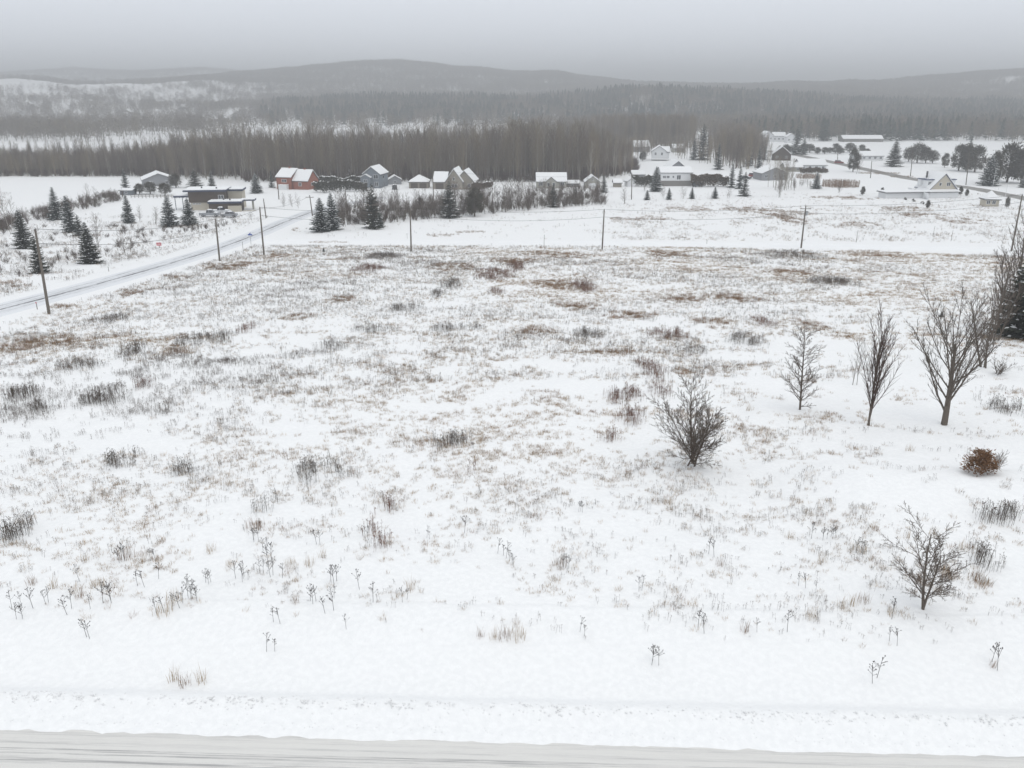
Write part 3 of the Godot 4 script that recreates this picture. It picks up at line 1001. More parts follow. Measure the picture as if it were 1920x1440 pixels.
func woods() -> void:
	# the main wood behind the houses: the trees nearest the clearing are things, the rest one mass
	rng.seed = 71
	var spots := []
	for i in 5700:
		var d := rng.randf_range(338.0, 480.0)
		var x := rng.randf_range(-340.0, 80.0)
		var px := 960.0 + F * x / (d * 0.943 + 18.0)
		var h := 18.0
		if px < -200.0: continue
		if px < 330.0:
			if d < 366.0 or d > 450.0: continue
			h = lerpf(9.5, 12.5, clampf((px - 60.0) / 270.0, 0, 1))
			if d > 405.0: h *= 1.15
			if d > 415.0 and rng.randf() < 0.75: continue
		elif px < 470.0: 
			if d < 352.0: continue
			h = lerpf(13.0, 16.5, (px - 330.0) / 140.0)
		elif px < 560.0: h = 15.5
		elif px > 1182.0: continue
		elif px > 1120.0 and d < 350.0 + (px - 1120.0) * 0.4: continue
		else: h = lerpf(16.0, 19.0, smoothstep(780.0, 1000.0, px)) + 4.0 * nz.get_noise_2d(px * 0.12, d * 0.15)
		if px > 1090.0: h *= 1.0 - 0.45 * smoothstep(1090.0, 1185.0, px + 25.0 * nz.get_noise_2d(d * 0.4, 3.0))
		h *= rng.randf_range(0.66, 1.12)
		spots.append([d - px * 0.0, x, h])
	for i in 4200:
		var d := rng.randf_range(366.0, 420.0)
		var px := rng.randf_range(-520.0, 470.0)
		spots.append([d, (px - 960.0) / F * (d * 0.943 + 18.0), rng.randf_range(6.0, 9.5) * (1.0 + 0.45 * smoothstep(200.0, 420.0, px))])
	# stands of trees right of the houses
	for i in 900:
		var d := rng.randf_range(385.0, 640.0)
		var px := 1376.0 + rng.randfn() * 34.0
		if px > 1436.0 or px < 1300.0: continue
		if d < 400.0 + absf(px - 1385.0) * 0.5: continue
		spots.append([d, (px - 960.0) / F * (d * 0.943 + 18.0), rng.randf_range(8.0, 16.0) * (1.0 - 0.35 * smoothstep(20.0, 70.0, absf(px - 1370.0)))])
	for i in 260:
		var d := rng.randf_range(470.0, 575.0)
		var px := rng.randf_range(1150.0, 1300.0)
		if absf(px - 1237.0) < 24.0 and d < 500.0: continue
		spots.append([d, (px - 960.0) / F * (d * 0.943 + 18.0), rng.randf_range(5.0, 11.0)])
	for i in 900:
		var d := rng.randf_range(575.0, 680.0)
		var px := rng.randf_range(1110.0, 1300.0)
		spots.append([d, (px - 960.0) / F * (d * 0.943 + 18.0), rng.randf_range(14.0, 20.0)])
	spots.sort_custom(func(a, b): return a[0] < b[0])
	var xf := [[], [], [], [], []]
	var xc := [[], [], [], [], []]
	var front := 0
	for i in spots.size():
		var s: Array = spots[i]
		var k := rng.randi() % 5
		if k == 0 and rng.randf() < 0.55: k = 1 + rng.randi() % 4
		var yaw := rng.randf() * TAU
		var sc: float = s[2] / 18.0
		if front < 240 and s[0] < 372.0 and seen_px(s[1], s[0]) > -10.0 and rng.randf() < 0.75:
			front += 1
			plant(WOOD[k], "bare_tree", "%s bare tree fronting the wood %s" % ["pale-barked" if k == 0 else ("tall" if s[2] > 16.0 else "shorter"), behind(seen_px(s[1], s[0]))], "tree", Vector3(s[1], ground(s[1], -s[0]), -s[0]), yaw, sc * rng.randf_range(0.85, 1.15), sc, "front trees of the brown wood")
		else:
			xf[k].append(stand(s[1], -s[0], yaw, sc * rng.randf_range(0.85, 1.15), sc))
			var tone := nz.get_noise_2d(s[1] * 0.5, s[0] * 0.5) + rng.randf_range(-0.3, 0.3)
			xc[k].append((Color(0.205, 0.165, 0.115) if tone > 0.1 else (Color(0.165, 0.132, 0.108) if tone > -0.2 else Color(0.125, 0.10, 0.086))) * rng.randf_range(0.85, 1.35) if k > 0 else Color(0.31, 0.285, 0.25) * rng.randf_range(0.8, 1.2))
	for k in 5:
		# one mass: trunks and twigs of each kind joined
		var st := SurfaceTool.new()
		st.begin(Mesh.PRIMITIVE_TRIANGLES)
		st.append_from(WOOD[k][0][1], 0, Transform3D.IDENTITY)
		st.append_from(WOOD[k][1][1], 0, Transform3D.IDENTITY)
		scatter("bare_wood", "brown mass of leafless trees filling the wood behind the houses", "wood", st.commit(), M.tinted, xf[k], xc[k])
	# undergrowth on the floor of the wood
	var uf := []
	for i in 3600:
		var d := rng.randf_range(342.0, 440.0)
		var px := rng.randf_range(-40.0, 1190.0)
		if px < 470.0 and d < 366.0: continue
		if px > 1110.0 and d < 352.0 + (px - 1110.0) * 0.4: continue
		uf.append(stand((px - 960.0) / F * (d * 0.943 + 18.0), -d, rng.randf() * TAU, rng.randf_range(0.9, 1.9), rng.randf_range(0.8, 1.9)))
	var us := SurfaceTool.new()
	us.begin(Mesh.PRIMITIVE_TRIANGLES)
	us.append_from(BUSH[0][0][1], 0, Transform3D.IDENTITY)
	us.append_from(BUSH[0][1][1], 0, Transform3D.IDENTITY)
	scatter("undergrowth", "brown leafless undergrowth on the floor of the wood", "undergrowth", us.commit(), M.twig_red, uf)
	# woods of the valley and the hills beyond
	var lots := [[], [], [], []]
	rng.seed = 72
	# [from d, to d, square metres per tree]
	for band in [[640.0, 950.0, 45.0], [950.0, 1270.0, 30.0], [1270.0, 1720.0, 32.0], [1720.0, 2300.0, 26.0], [2300.0, 3150.0, 60.0]]:
		var area: float = 0.86 * (band[1] * band[1] - band[0] * band[0])
		var n := int(area / band[2])
		for i in n:
			var d := sqrt(lerpf(band[0] * band[0], band[1] * band[1], rng.randf()))
			var x := rng.randf_range(-0.88, 0.88) * d
			var px := 960.0 + F * x / (d * 0.943 + 18.0)
			var keep := 1.0
			var kind := rng.randi() % 3
			var h := rng.randf_range(9.0, 14.0)
			var nn := nz.get_noise_2d(x * 0.16, d * 0.16)
			var n3 := nz2.get_noise_2d(x * 0.07 + 90.0, d * 0.09)
			px += 170.0 * n3 + 90.0 * nn + rng.randf_range(-25.0, 25.0) # ragged borders between the stands
			if d < 950.0:
				if px < 175.0: keep = 0.9 if d > 655.0 - px * 0.1 and d < 830.0 else 0.25 + n3
				elif px < 460.0: keep = 0.8 if (d > 720.0 and nn > -0.08) else 0.0
				elif px < 1060.0: keep = (0.12 + 0.8 * nn) if d > 780.0 else 0.03
				elif px < 1450.0: keep = 0.75 if d > 690.0 else 0.15
				else: keep = 1.0 if d > 655.0 + 14.0 * nn else 0.0
				if px > 1450.0 and n3 > -0.1 and rng.randf() < 0.5: kind = 3
				h += 1.5
			elif d < 1270.0:
				if px < 480.0: keep = 0.30 + 1.2 * nn + 0.6 * n3
				elif px < 1060.0 and d < 1000.0: keep = 0.15 + nn
				elif px > 1000.0 and px < 1300.0 and n3 > 0.34: keep = 0.1
				if px > 560.0 and n3 > -0.05 and rng.randf() < 0.6: kind = 3
			elif d < 1720.0:
				if px < 125.0 and d > 1370.0 + 40.0 * n3: keep = 0.01
				elif px < 345.0 and d > 1480.0 + 120.0 * n3: keep = 0.03
				elif px < 480.0: keep = 0.38 + 1.1 * nn
				elif n3 > 0.55: keep = 0.1
			else:
				if px < 480.0 and d < 1760.0: keep = 0.1
				if n3 > 0.58: keep = 0.1
				if px > 1880.0 and d < 1800.0 and d > 1700.0: keep = 0.0
			if rng.randf() > keep: continue
			if kind == 3: h = rng.randf_range(11.0, 16.0)
			if d > 1270.0: h *= 0.85
			var sc := h / 13.0
			lots[kind].append(stand(x, -d, rng.randf() * TAU, sc * (1.15 if d < 1270.0 else 1.4), sc))
	for k in 4:
		scatter("hillside_forest", "distant grey forest covering the valley floor and hazy hills", "forest", FAR[k], [M.twig, M.bark, M.twig_olive, M.needles][k], lots[k])
	# far village houses among the trees
	rng.seed = 74
	var fl := 0
	for q in [[38, 216], [30, 238], [108, 226], [232, 222], [236, 215], [165, 226], [395, 232], [420, 230], [440, 226], [205, 196], [168, 196], [215, 192], [280, 178], [300, 196], [345, 205], [500, 170], [487, 168], [640, 172], [655, 178], [795, 208], [700, 207], [880, 222], [960, 222], [1000, 212], [1012, 218], [1030, 205], [1100, 204], [1150, 214], [1160, 207], [1310, 237], [1345, 236], [1470, 196], [1555, 196], [1760, 208]]:
		var p := at(q[0], q[1])
		var w := rng.randf_range(9.0, 15.0)
		var o := thing("distant_house", "tiny far snow-roofed house among trees, %s of the valley, %s" % [fifth(q[0]), "high on the slope" if q[1] < 203 else ("halfway down" if q[1] < 217 else "near the valley floor")], "house", p - Vector3(0, 0.3, 0), rng.randf_range(-0.5, 0.5), "far houses in the valley")
		gabled(o, -w / 2, w / 2, -9, 0, 3.2, 6.8, rng.randf() < 0.35, [M.white, M.greige, M.greywall][fl % 3])
		fl += 1

# ---------------------------------------------------------------- houses and yards
func hedge(label: String, x0: float, y0: float, x1: float, y1: float, top: float, deep: float, mat: Material, snow: float, seed_: int) -> void:
	var a := at(x0, y0)
	var b := at(x1, y1)
	var h := tall(a, x0, top)
	rng.seed = seed_
	var o := thing("hedge", label, "hedge", a)
	var L := Vector3(b.x - a.x, 0, b.z - a.z)
	var u := L.normalized()
	var w := Vector3(u.z, 0, -u.x)
	if w.z > 0: w = -w
	var st := begin()
	var sn := begin()
	# a twiggy core and many small leaf sprays round it
	var n := int(L.length() * h * 60.0)
	for i in n:
		var f := rng.randf()
		var hh := h * (0.86 + 0.14 * nz.get_noise_2d(f * L.length() * 1.5 + seed_, 3.0) * 2.0)
		var y := hh * sqrt(rng.randf())
		var g := Vector3(0, ground(a.x + L.x * f, a.z + L.z * f) - a.y, 0)
		var c := g + L * f + w * rng.randf() * deep + Vector3(0, y, 0)
		var dv := Vector3(rng.randf_range(-1, 1), rng.randf_range(-0.3, 1.2), rng.randf_range(-1, 1)).normalized()
		var s := dv.cross(Vector3(rng.randf_range(-1, 1), rng.randf_range(-1, 1), rng.randf_range(-1, 1))).normalized()
		var q := rng.randf_range(0.35, 0.8)
		tri(st, c - s * q * 0.35, c + s * q * 0.35, c + dv * q)
		if y > hh * 0.93 and rng.randf() < snow * 0.35:
			var e := c + Vector3(0, 0.25, 0)
			var k := rng.randf_range(0.2, 0.5)
			for m in 4:
				var a0 := TAU * m / 4.0
				var a1 := TAU * (m + 1) / 4.0
				tri(sn, e + Vector3(cos(a0), -0.3, sin(a0)) * k, e + Vector3(0, 0.12, 0), e + Vector3(cos(a1), -0.3, sin(a1)) * k)
	part(o, "foliage", done(st), mat)
	if snow > 0.0: part(o, "snow_load", done(sn), M.snow_top)

func houses() -> void:
	var o: Node3D
	# modern flat-roofed house with parked vehicles
	o = building("modern_house", "dark brown two-storey house with flat snowy roofs and cream walls by the side road", 398, 394, 8)
	bx(o, "upper_wall", M.brown_siding, -6.3, 4.2, 2.5, 5.6, -8.0, 0)
	bx(o, "lower_wall", M.cream, -5.9, 4.0, 0, 2.497, -7.6, -0.35)
	flat_roof(o, -7.6, 4.6, 5.602, -8.4, 0.5, M.navy)
	bx(o, "wall", M.cream, 4.25, 8.3, 0, 5.3, -9.5, -3.6)
	flat_roof(o, 4.65, 8.7, 5.3, -9.8, -3.3, M.navy)
	bx(o, "wing_wall", M.brown_siding, 0.2, 9.2, 0, 2.75, 0.02, 5.0)
	flat_roof(o, 0.0, 9.5, 2.752, -0.3, 5.3, M.navy)
	bx(o, "porch_roof", M.navy, 8.4, 12.6, 2.9, 3.25, -2.0, 1.2)
	bx(o, "porch_snow", M.snow_top, 8.5, 12.5, 3.254, 3.42, -1.9, 1.1)
	bx(o, "porch_column", M.greige, 11.6, 12.1, 0, 2.897, -0.2, 0.3)
	bx(o, "carport_roof", M.navy, -10.8, -6.32, 3.9, 4.4, -6.0, -1.0)
	bx(o, "carport_snow", M.snow_top, -10.7, -6.4, 4.404, 4.56, -5.9, -1.1)
	for x in [-10.5, -8.4]: bx(o, "carport_column", M.navy, x, x + 0.16, 0, 3.898, -1.3, -1.14)
	bx(o, "screen_wall", M.cream, 5.6, 9.4, 0, 2.1, 5.4, 5.7)
	bx(o, "door", M.trim, -0.9, -0.05, 0.1, 2.2, -0.34, -0.27)
	bx(o, "garden_wall", M.cream, 9.6, 13.2, 0, 0.6, 4.6, 4.9)
	for x in [-5.0, -4.2, -3.4]: window(o, x, 1.9, -0.35, 0.7, 0.45)
	window(o, 2.9, 3.4, 0.0, 1.6, 1.2)
	for q in [[-3.0, 6.28, -3.5], [1.5, 6.28, -2.0], [4.0, 3.43, 2.2], [6.0, 3.43, 3.4]]:
		bx(o, "roof_vent", M.shingle, q[0] - 0.18, q[0] + 0.18, q[1] - 0.02, q[1] + 0.42, q[2] - 0.18, q[2] + 0.18)
	vehicle("pickup_truck", "snow-covered grey pickup truck, leftmost vehicle at the modern house", 394, 406, 5, M.car_grey, "pickup", "pickup truck")
	vehicle("pickup_truck", "snowy white pickup truck parked closest to the modern house's brown wing", 414, 401, 10, M.car_white, "pickup", "pickup truck")
	vehicle("parked_car", "low snow-covered car beside the bushes at the modern house", 430, 407, 185, M.car_grey, "car", "car")
	# grey ranch house behind
	o = simple_house("grey low house with a wide snowy gable roof half hidden by a hedge, far left", 299, 349, 11.5, 12, 2.6, 4.8, true, M.greywall, 25, "ranch_house", 2)
	o = simple_house("small blue-grey shed with a flat snowy roof under the tall dark spruce", 237, 366, 4.2, 3.5, 1.8, 2.2, false, M.bluegrey, 0, "shed", 1)
	# red brick house
	o = building("brick_house", "red brick house of two gabled blocks with snowy roofs", 548, 355, -16)
	gabled(o, -5.8, 0.2, -9, 0.8, 4.6, 7.2, false, M.brick, null, 0.35)
	gabled(o, 0.6, 6.6, -8, 0, 3.4, 6.8, false, M.brick, null, 0.35)
	window(o, -2.6, 2.8, 0.8, 2.0, 1.1)
	window(o, 3.4, 1.5, 0.0, 1.3, 1.3)
	side_window(o, 6.6, 1.5, -3.0, 1.2, 1.2)
	bx(o, "porch", M.white, -4.2, -0.9, 0, 1.9, 0.82, 2.4)
	bx(o, "porch_snow", M.snow_top, -4.3, -0.8, 1.904, 2.1, 0.82, 2.5)
	for q in [[-3.0, 7.2], [3.2, 6.8]]: bx(o, "chimney", M.brick, q[0], q[0] + 0.6, q[1] - 0.5, q[1] + 0.9, -4.3, -3.8)
	hedge("dark cedar hedge with a rusty base between the brick and grey houses", 588, 361, 688, 361, 339, 2.0, M.hedge, 0.12, 901)
	hedge("snow-topped hedge farther back behind the cedar hedge", 566, 343, 700, 343, 330, 2.0, M.hedge, 0.75, 902)
	# grey two-storey
	o = building("two_storey_house", "blue-grey two-storey house with a steep front gable", 699, 352, -10)
	gabled(o, -3.6, 3.0, -9.5, 0, 5.2, 7.7, true, M.bluegrey)
	gabled(o, -4.1, -0.3, 0.02, 1.6, 4.0, 5.0, true, M.bluegrey, null, 0.25)
	window(o, 1.4, 3.5, 0.0, 1.9, 1.6)
	window(o, 1.6, 0.8, 0.0, 1.5, 1.6)
	window(o, -2.2, 2.3, 1.6, 1.4, 1.2)
	side_window(o, 3.0, 3.2, -4.0, 1.2, 1.3)
	o = simple_house("small grey shed with snow on its gable right of the two-storey house", 741, 346, 5.0, 4, 2.0, 3.4, true, M.greywall, 12, "shed", 1)
	vehicle("parked_car", "dark car under a snow cap below the small grey shed", 740, 355, 100, M.car_dark, "suv", "car")
	# hip-roofed garage
	o = building("double_garage", "low garage with a pyramid snow roof and two brown doors", 785, 353, 0, "garage")
	bx(o, "wall", M.beige, -3.6, 3.6, 0, 2.5, -7.2, 0)
	hipped(o, -3.6, 3.6, -7.2, 0, 2.52, 4.7, 0.4, 0.35)
	for x in [-2.9, 0.35]: bx(o, "garage_door", M.door, x, x + 2.6, 0.1, 2.1, -0.01, 0.05)
	# beige gabled house
	o = building("gabled_house", "beige stone house with several steep snowy gables behind the thicket", 850, 355, -6)
	gabled(o, -7.4, -2.6, -8, 0.2, 2.9, 5.9, false, M.beige, null, 0.35)
	gabled(o, -2.6, 3.6, -10, 1.0, 3.1, 7.3, true, M.beige)
	gabled(o, 0.6, 7.6, -11, -0.6, 3.0, 6.7, true, M.beige)
	bx(o, "garage_door", M.door, -6.6, -3.6, 0.1, 2.4, 0.18, 0.26)
	window(o, 0.4, 3.6, 1.0, 1.0, 1.1)
	window(o, 0.6, 0.9, 1.0, 2.2, 1.4)
	window(o, 5.8, 0.9, -0.6, 1.2, 1.4)
	for x in [-1.0, 2.2]: bx(o, "roof_vent", M.shingle, x, x + 0.4, 6.9, 7.9, -5.2, -4.8)
	hedge("brown hedge under snow joined to the beige gabled house", 886, 357, 924, 356, 341, 2.0, M.hedge_brown, 0.9, 903)
	# long ranch
	o = building("ranch_house", "long pale house with a wide snowy roof and a small middle gable", 1034, 353, 0)
	gabled(o, -5.5, 5.5, -8.5, 0, 2.7, 5.3, false, M.greige)
	gabled(o, -2.2, 1.8, -3.0, 1.0, 2.7, 4.3, true, M.greige, null, 0.3)
	for x in [-4.0, 4.0]: window(o, x, 1.1, 0.0, 1.5, 1.3)
	for x in [-1.2, 0.8]: window(o, x, 1.0, 1.0, 1.0, 1.4)
	o = simple_house("low snow-roofed lean-to right of the long pale house", 1073, 351, 5.0, 4, 1.6, 2.4, false, M.stone, 0, "shed", 1)
	o = building("small_garage", "small beige garage with a snowy gable and a white door", 1111, 353, 0, "garage")
	gabled(o, -2.7, 2.7, -6.5, 0, 2.5, 4.5, true, M.greige)
	bx(o, "garage_door", M.trim, -1.5, 1.4, 0.1, 2.1, -0.01, 0.05)
	window(o, 0.0, 3.0, 0.0, 0.6, 0.7)
	o = simple_house("little beige shed with a snowy roof near the crossarm pole", 1158, 351, 2.9, 3, 1.9, 2.9, false, M.beige, 0, "shed", 0)
	o = simple_house("narrow white shed with a snowy gable beside the crossarm pole", 1183, 350, 2.9, 3, 2.2, 3.2, true, M.white, 15, "shed", 0)
	hedge("tall dark hedge behind the white shed", 1188, 350, 1240, 349, 330, 2.0, M.hedge, 0.05, 904)
	o = simple_house("snowy roof peeping over the tall dark hedge", 1197, 337, 5.2, 4, 2.4, 3.6, false, M.greywall, 0, "shed", 0)
	# big white house
	o = building("white_house", "large white house with a grey stone ground floor behind the big blue spruce", 1267, 349, 0)
	bx(o, "ground_floor", M.stone, -5.9, 5.9, 0, 2.3, -9, 0)
	bx(o, "upper_floor", M.white, -6.0, 6.0, 2.302, 5.2, -9.1, 0.25)
	gabled(o, -6.0, 6.0, -9.1, 0.25, 5.2, 6.9, false, M.white, null, 0.3, 5.19)
	gabled(o, -1.5, 6.2, -22, -10.0, 5.6, 8.6, true, M.greywall, null, 0.4, 0.0)
	for x in [-4.6, -3.2]: window(o, x, 3.2, 0.25, 1.2, 1.0)
	window(o, 0.9, 2.7, 0.25, 1.6, 1.7)
	window(o, -1.2, 3.3, 0.25, 0.7, 0.9)
	hedge("long brown hedge right of the large white house", 1297, 351, 1366, 350, 327, 2.2, M.hedge_brown, 0.06, 905)
	vehicle("parked_car", "dark car capped with snow in the yard right of the white house", 1308, 350, 20, M.car_dark, "suv", "car")
	o = building("white_cottage", "white two-storey house with a front gable seen through bare trees", 1237, 301, -8)
	gabled(o, -4.4, 3.4, -9, 0, 5.0, 7.6, true, M.white)
	gabled(o, 1.0, 5.0, -7, -2, 4.6, 7.0, false, M.white, null, 0.3)
	for x in [-2.4, 1.0]: window(o, x, 3.0, 0.0, 1.1, 1.5)
	bx(o, "porch_roof", M.snow_top, -8.0, 5.6, 0.9, 1.3, 0.1, 2.5)
	simple_house("snow-roofed house deep in the wood above the white cottage", 1204, 285, 10, 8, 3.4, 6.6, false, M.greywall, 10, "house", 3)
	simple_house("small snowy roof at the wood's edge right of the white cottage", 1272, 286, 7, 6, 2.8, 4.8, false, M.greige, 0, "house", 2)
	simple_house("white far house with a gable between dark spruces, upper right", 1440, 266, 8.0, 8, 5.0, 7.6, true, M.white, 10, "house", 2)
	simple_house("white far house, the right one of the pair near the dark spruce", 1460, 266, 9.0, 8, 4.4, 6.8, false, M.white, -8, "house", 3)
	simple_house("white shed-like house just left of the tall dark spruce", 1483, 268, 6.5, 6, 4.4, 6.6, true, M.white, 0, "house", 2)
	o = simple_house("brown gabled house with a snowy roof beside the country road", 1465, 301, 9.6, 10, 3.4, 7.2, true, M.brown_siding, -14, "house", 2)
	o = simple_house("low house under a broad snow roof behind the birch clump", 1452, 338, 11.0, 9, 3.0, 5.2, true, M.greywall, 8, "house", 3)
	o = simple_house("snow-roofed bungalow with a hedge before it near the country road", 1524, 320, 12.4, 9, 2.7, 5.0, false, M.white, 0, "bungalow", 4)
	o = simple_house("snowy wing attached to the left of the hedge-fronted bungalow", 1488, 322, 8.0, 7, 2.2, 3.8, false, M.greige, 0, "house", 2)
	hedge("dark clipped hedge in front of the snow-roofed bungalow", 1502, 326, 1552, 324, 316, 1.4, M.hedge_brown, 0.05, 906)
	rng.seed = 907
	for i in 15:
		var px := 1462.0 + i * 11.6 + rng.randf_range(-4, 4)
		var p := at(px, rng.randf_range(286, 290))
		var h := rng.randf_range(3.2, 5.6)
		plant(CED[1] if i % 3 else CED[0], "evergreen_shrub", "dark bushy evergreen in the row across the country road, upper right", "shrub", p, rng.randf() * TAU, h / 8.0 * rng.randf_range(1.0, 1.6), h / 8.0, "row of dark evergreens")
	o = simple_house("white bungalow with a long snow roof left of the broad spruce", 1630, 301, 15.0, 9, 2.6, 4.6, false, M.white, 0, "bungalow", 5)
	o = building("long_barn", "long low barn with a snow roof at the foot of the far forest", 1618, 266, 0, "barn")
	gabled(o, -15, 15, -10, 0, 2.4, 4.6, false, M.stone)
	# dormer house
	o = building("dormer_house", "cream house with a steep front gable, blue dormers and a wide porch roof", 1770, 371, 6)
	bx(o, "porch_wall", M.white, -5.4, 4.8, 0, 2.2, -1.8, 0.2)
	hipped(o, -5.4, 4.8, -8.0, 0.2, 2.25, 4.0, 7.0, 0.5, "porch_roof")
	gabled(o, -4.9, 4.5, -9.5, -0.9, 3.0, 7.9, true, M.cream, M.blue_roof, 0.35, 2.4)
	window(o, -1.5, 4.1, -0.9, 0.9, 1.1)
	window(o, 1.4, 4.0, -0.9, 1.4, 1.3)
	for q in [-4.0, -7.2]:
		for s in [-1, 1]:
			var x0: float = -5.3 if s < 0 else 2.6
			var dm := bx(o, "dormer", M.white, x0, x0 + 2.6, 3.6, 5.8, q - 0.9, q + 0.9)
			bx(dm, "dormer_roof", M.blue_roof, x0 - 0.25, x0 + 2.85, 5.804, 6.05, q - 1.15, q + 1.15)
			bx(dm, "dormer_snow", M.snow_top, x0 + 0.5, x0 + 2.2, 6.054, 6.15, q - 0.9, q + 0.3)
			window(dm, x0 + 1.3, 4.2, q + 0.9, 1.1, 1.1)
	var ch := bx(o, "chimney", M.shingle, -2.6, -2.15, 6.2, 8.3, -8.2, -7.75)
	bx(o, "wing_wall", M.white, -20.5, -5.6, 0, 2.0, -5.2, -0.3)
	bx(o, "wing_roof", M.shingle, -21.0, -5.45, 2.004, 2.25, -5.8, 0.3)
	bx(o, "wing_snow", M.snow_top, -20.9, -5.5, 2.254, 2.5, -5.7, 0.2)
	var fp := at(1702, 362)
	var fq := at(1741, 375)
	var fo := thing("lattice_fence", "white panel fence running towards the corner of the dormer house", "fence", fp)
	var fl := fq - fp
	for i in 6:
		var st := begin()
		var a := fl * (i / 6.0)
		var b := fl * ((i + 0.94) / 6.0)
		var up := Vector3(0, 2.0, 0)
		var tk := Vector3(0.05, 0, 0.03)
		quad(st, a + tk, b + tk, b + up + tk, a + up + tk); quad(st, b - tk, a - tk, a + up - tk, b + up - tk)
		quad(st, a + up + tk, b + up + tk, b + up - tk, a + up - tk); quad(st, a - tk, a + tk, a + up + tk, a + up - tk); quad(st, b + tk, b - tk, b + up - tk, b + up + tk)
		part(fo, "panel", done(st), M.white)
	o = building("gazebo", "small cream summer house with a pyramid snow roof, far right", 1859, 387, -8, "summer house")
	bx(o, "wall", M.cream, -2.0, 2.0, 0, 2.3, -4.0, 0)
	hipped(o, -2.0, 2.0, -4.0, 0, 2.32, 4.6, 0.1, 0.45)
	for x in [-1.1, 0.5]: window(o, x, 0.9, 0.0, 1.1, 1.1)
	side_window(o, 2.0, 0.9, -2.0, 1.4, 1.1)
	# garden bits of the dormer house
	for q in [[1668, 368], [1683, 371], [1697, 375], [1712, 378], [1729, 383]]:
		var p := at(q[0], q[1])
		rng.seed = q[0]
		plant([["foliage", leaf_crown(q[0], 0.8, 0.55, 0.05, 12, 0.16, M.cedar, 0)[1][1], M.cedar]], "clipped_shrub", "small round clipped shrub in the row left of the summer house lawn", "shrub", p, 0.0, 1.0, 1.0, "row of round shrubs by the dormer house")
	for q in [[1800, 366, 350, "dark conifer shrub at the right corner of the dormer house"], [1812, 368, 355, "rounded dark shrub under snow beside the dormer house corner"], [1653, 366, 352, "narrow dark shrub at the left end of the dormer house wing"], [1739, 391, 376, "small dark conifer standing alone on the lawn"], [1617, 366, 350, "slim dark cypress beside the snowy garden beds"], [1846, 380, 370, "little dark shrub at the summer house's left wall"]]:
		var p := at(q[0], q[1])
		var h := tall(p, q[0], q[2])
		plant(CED[0], "evergreen_shrub", q[3], "shrub", p, 1.0, h / 8.0 * 0.8, h / 8.0)
	for q in [[1861, 352, "leftmost of the three thin white flagpoles"], [1872, 356, "middle one of the three thin white flagpoles"], [1884, 374, "rightmost and tallest of the three white flagpoles"]]:
		var p := at(q[0], q[1])
		var ft := thing("flagpole", q[2] + " by the summer house", "flagpole", p)
		var st := begin()
		tube(st, Vector3(0, -0.2, 0), Vector3(0, 6.8, 0), 0.07, 0.04, 6)
		part(ft, "shaft", done(st), M.trim)
		var kn := begin()
		blob(kn, Vector3(0, 6.86, 0), 0.09)
		part(ft, "finial", done(kn), M.metal)
	# parked vehicles right
	vehicle("parked_car", "dark red car at the end of the driveway among the trees", 1414, 332, 10, M.car_red, "suv", "car")
	vehicle("parked_car", "dark blue car left of the red one in the driveway", 1398, 336, 5, M.car_dark, "car", "car")
	vehicle("parked_car", "red vehicle driving on the country road", 1573, 307, -20, M.car_red, "suv", "car")
	# post and rail fence across the snow left of the modern house
	var ga := at(246, 371)
	var gb := at(372, 372)
	var ff := thing("rail_fence", "low dark post and rail fence running from the small shed to the modern house", "fence", ga)
	var fd := gb - ga
	for i in 19:
		var q := ga + fd * (i / 18.0)
		var gy := ground(q.x, q.z) - ga.y
		bx(ff, "post", M.pole, q.x - ga.x - 0.06, q.x - ga.x + 0.06, gy - 0.3, gy + 1.2, q.z - ga.z - 0.06, q.z - ga.z + 0.06)
	for h in [0.55, 1.0]:
		var st := begin()
		for i in 18:
			var q0 := ga + fd * (i / 18.0)
			var q1 := ga + fd * ((i + 1) / 18.0)
			tube(st, Vector3(q0.x - ga.x, ground(q0.x, q0.z) - ga.y + h, q0.z - ga.z + 0.1), Vector3(q1.x - ga.x, ground(q1.x, q1.z) - ga.y + h, q1.z - ga.z + 0.1), 0.06, 0.06, 4)
		part(ff, "rail", done(st), M.pole)
	# reeds
	reed_patch("tall brown reeds in a dense bank below the bungalow", 1575, 350, 34, 6.0, 2.6, 951)
	reed_patch("narrow strip of brown reeds left of the dense bank", 1516, 334, 24, 4.0, 1.8, 952)

func reed_patch(label: String, px: float, py: float, half_px: float, deep: float, h: float, seed_: int) -> void:
	var p := at(px, py)
	rng.seed = seed_
	var o := thing("reed_bed", label, "reeds", p)
	var st := begin()
	var w := half_px * mpp(p)
	for i in int(w * deep * 20):
		var a := rng.randf() * TAU
		var r := sqrt(rng.randf())
		var q := Vector3(cos(a) * r * w, 0, sin(a) * r * deep)
		q.y = ground(p.x + q.x, p.z + q.z) - p.y - 0.1
		var L := h * rng.randf_range(0.6, 1.1)
		var s := Vector3(0.022, 0, 0.015)
		var e := q + Vector3(rng.randf_range(-0.3, 0.3), L, rng.randf_range(-0.3, 0.3))
		tri(st, q - s, q + s, e)
		tri(st, e + Vector3(0, -0.5, 0), e + Vector3(0.08, -0.2, 0.05), e + Vector3(0, 0.1, 0))
	part(o, "stems", done(st), M.reed).set_meta("kind", "stuff")

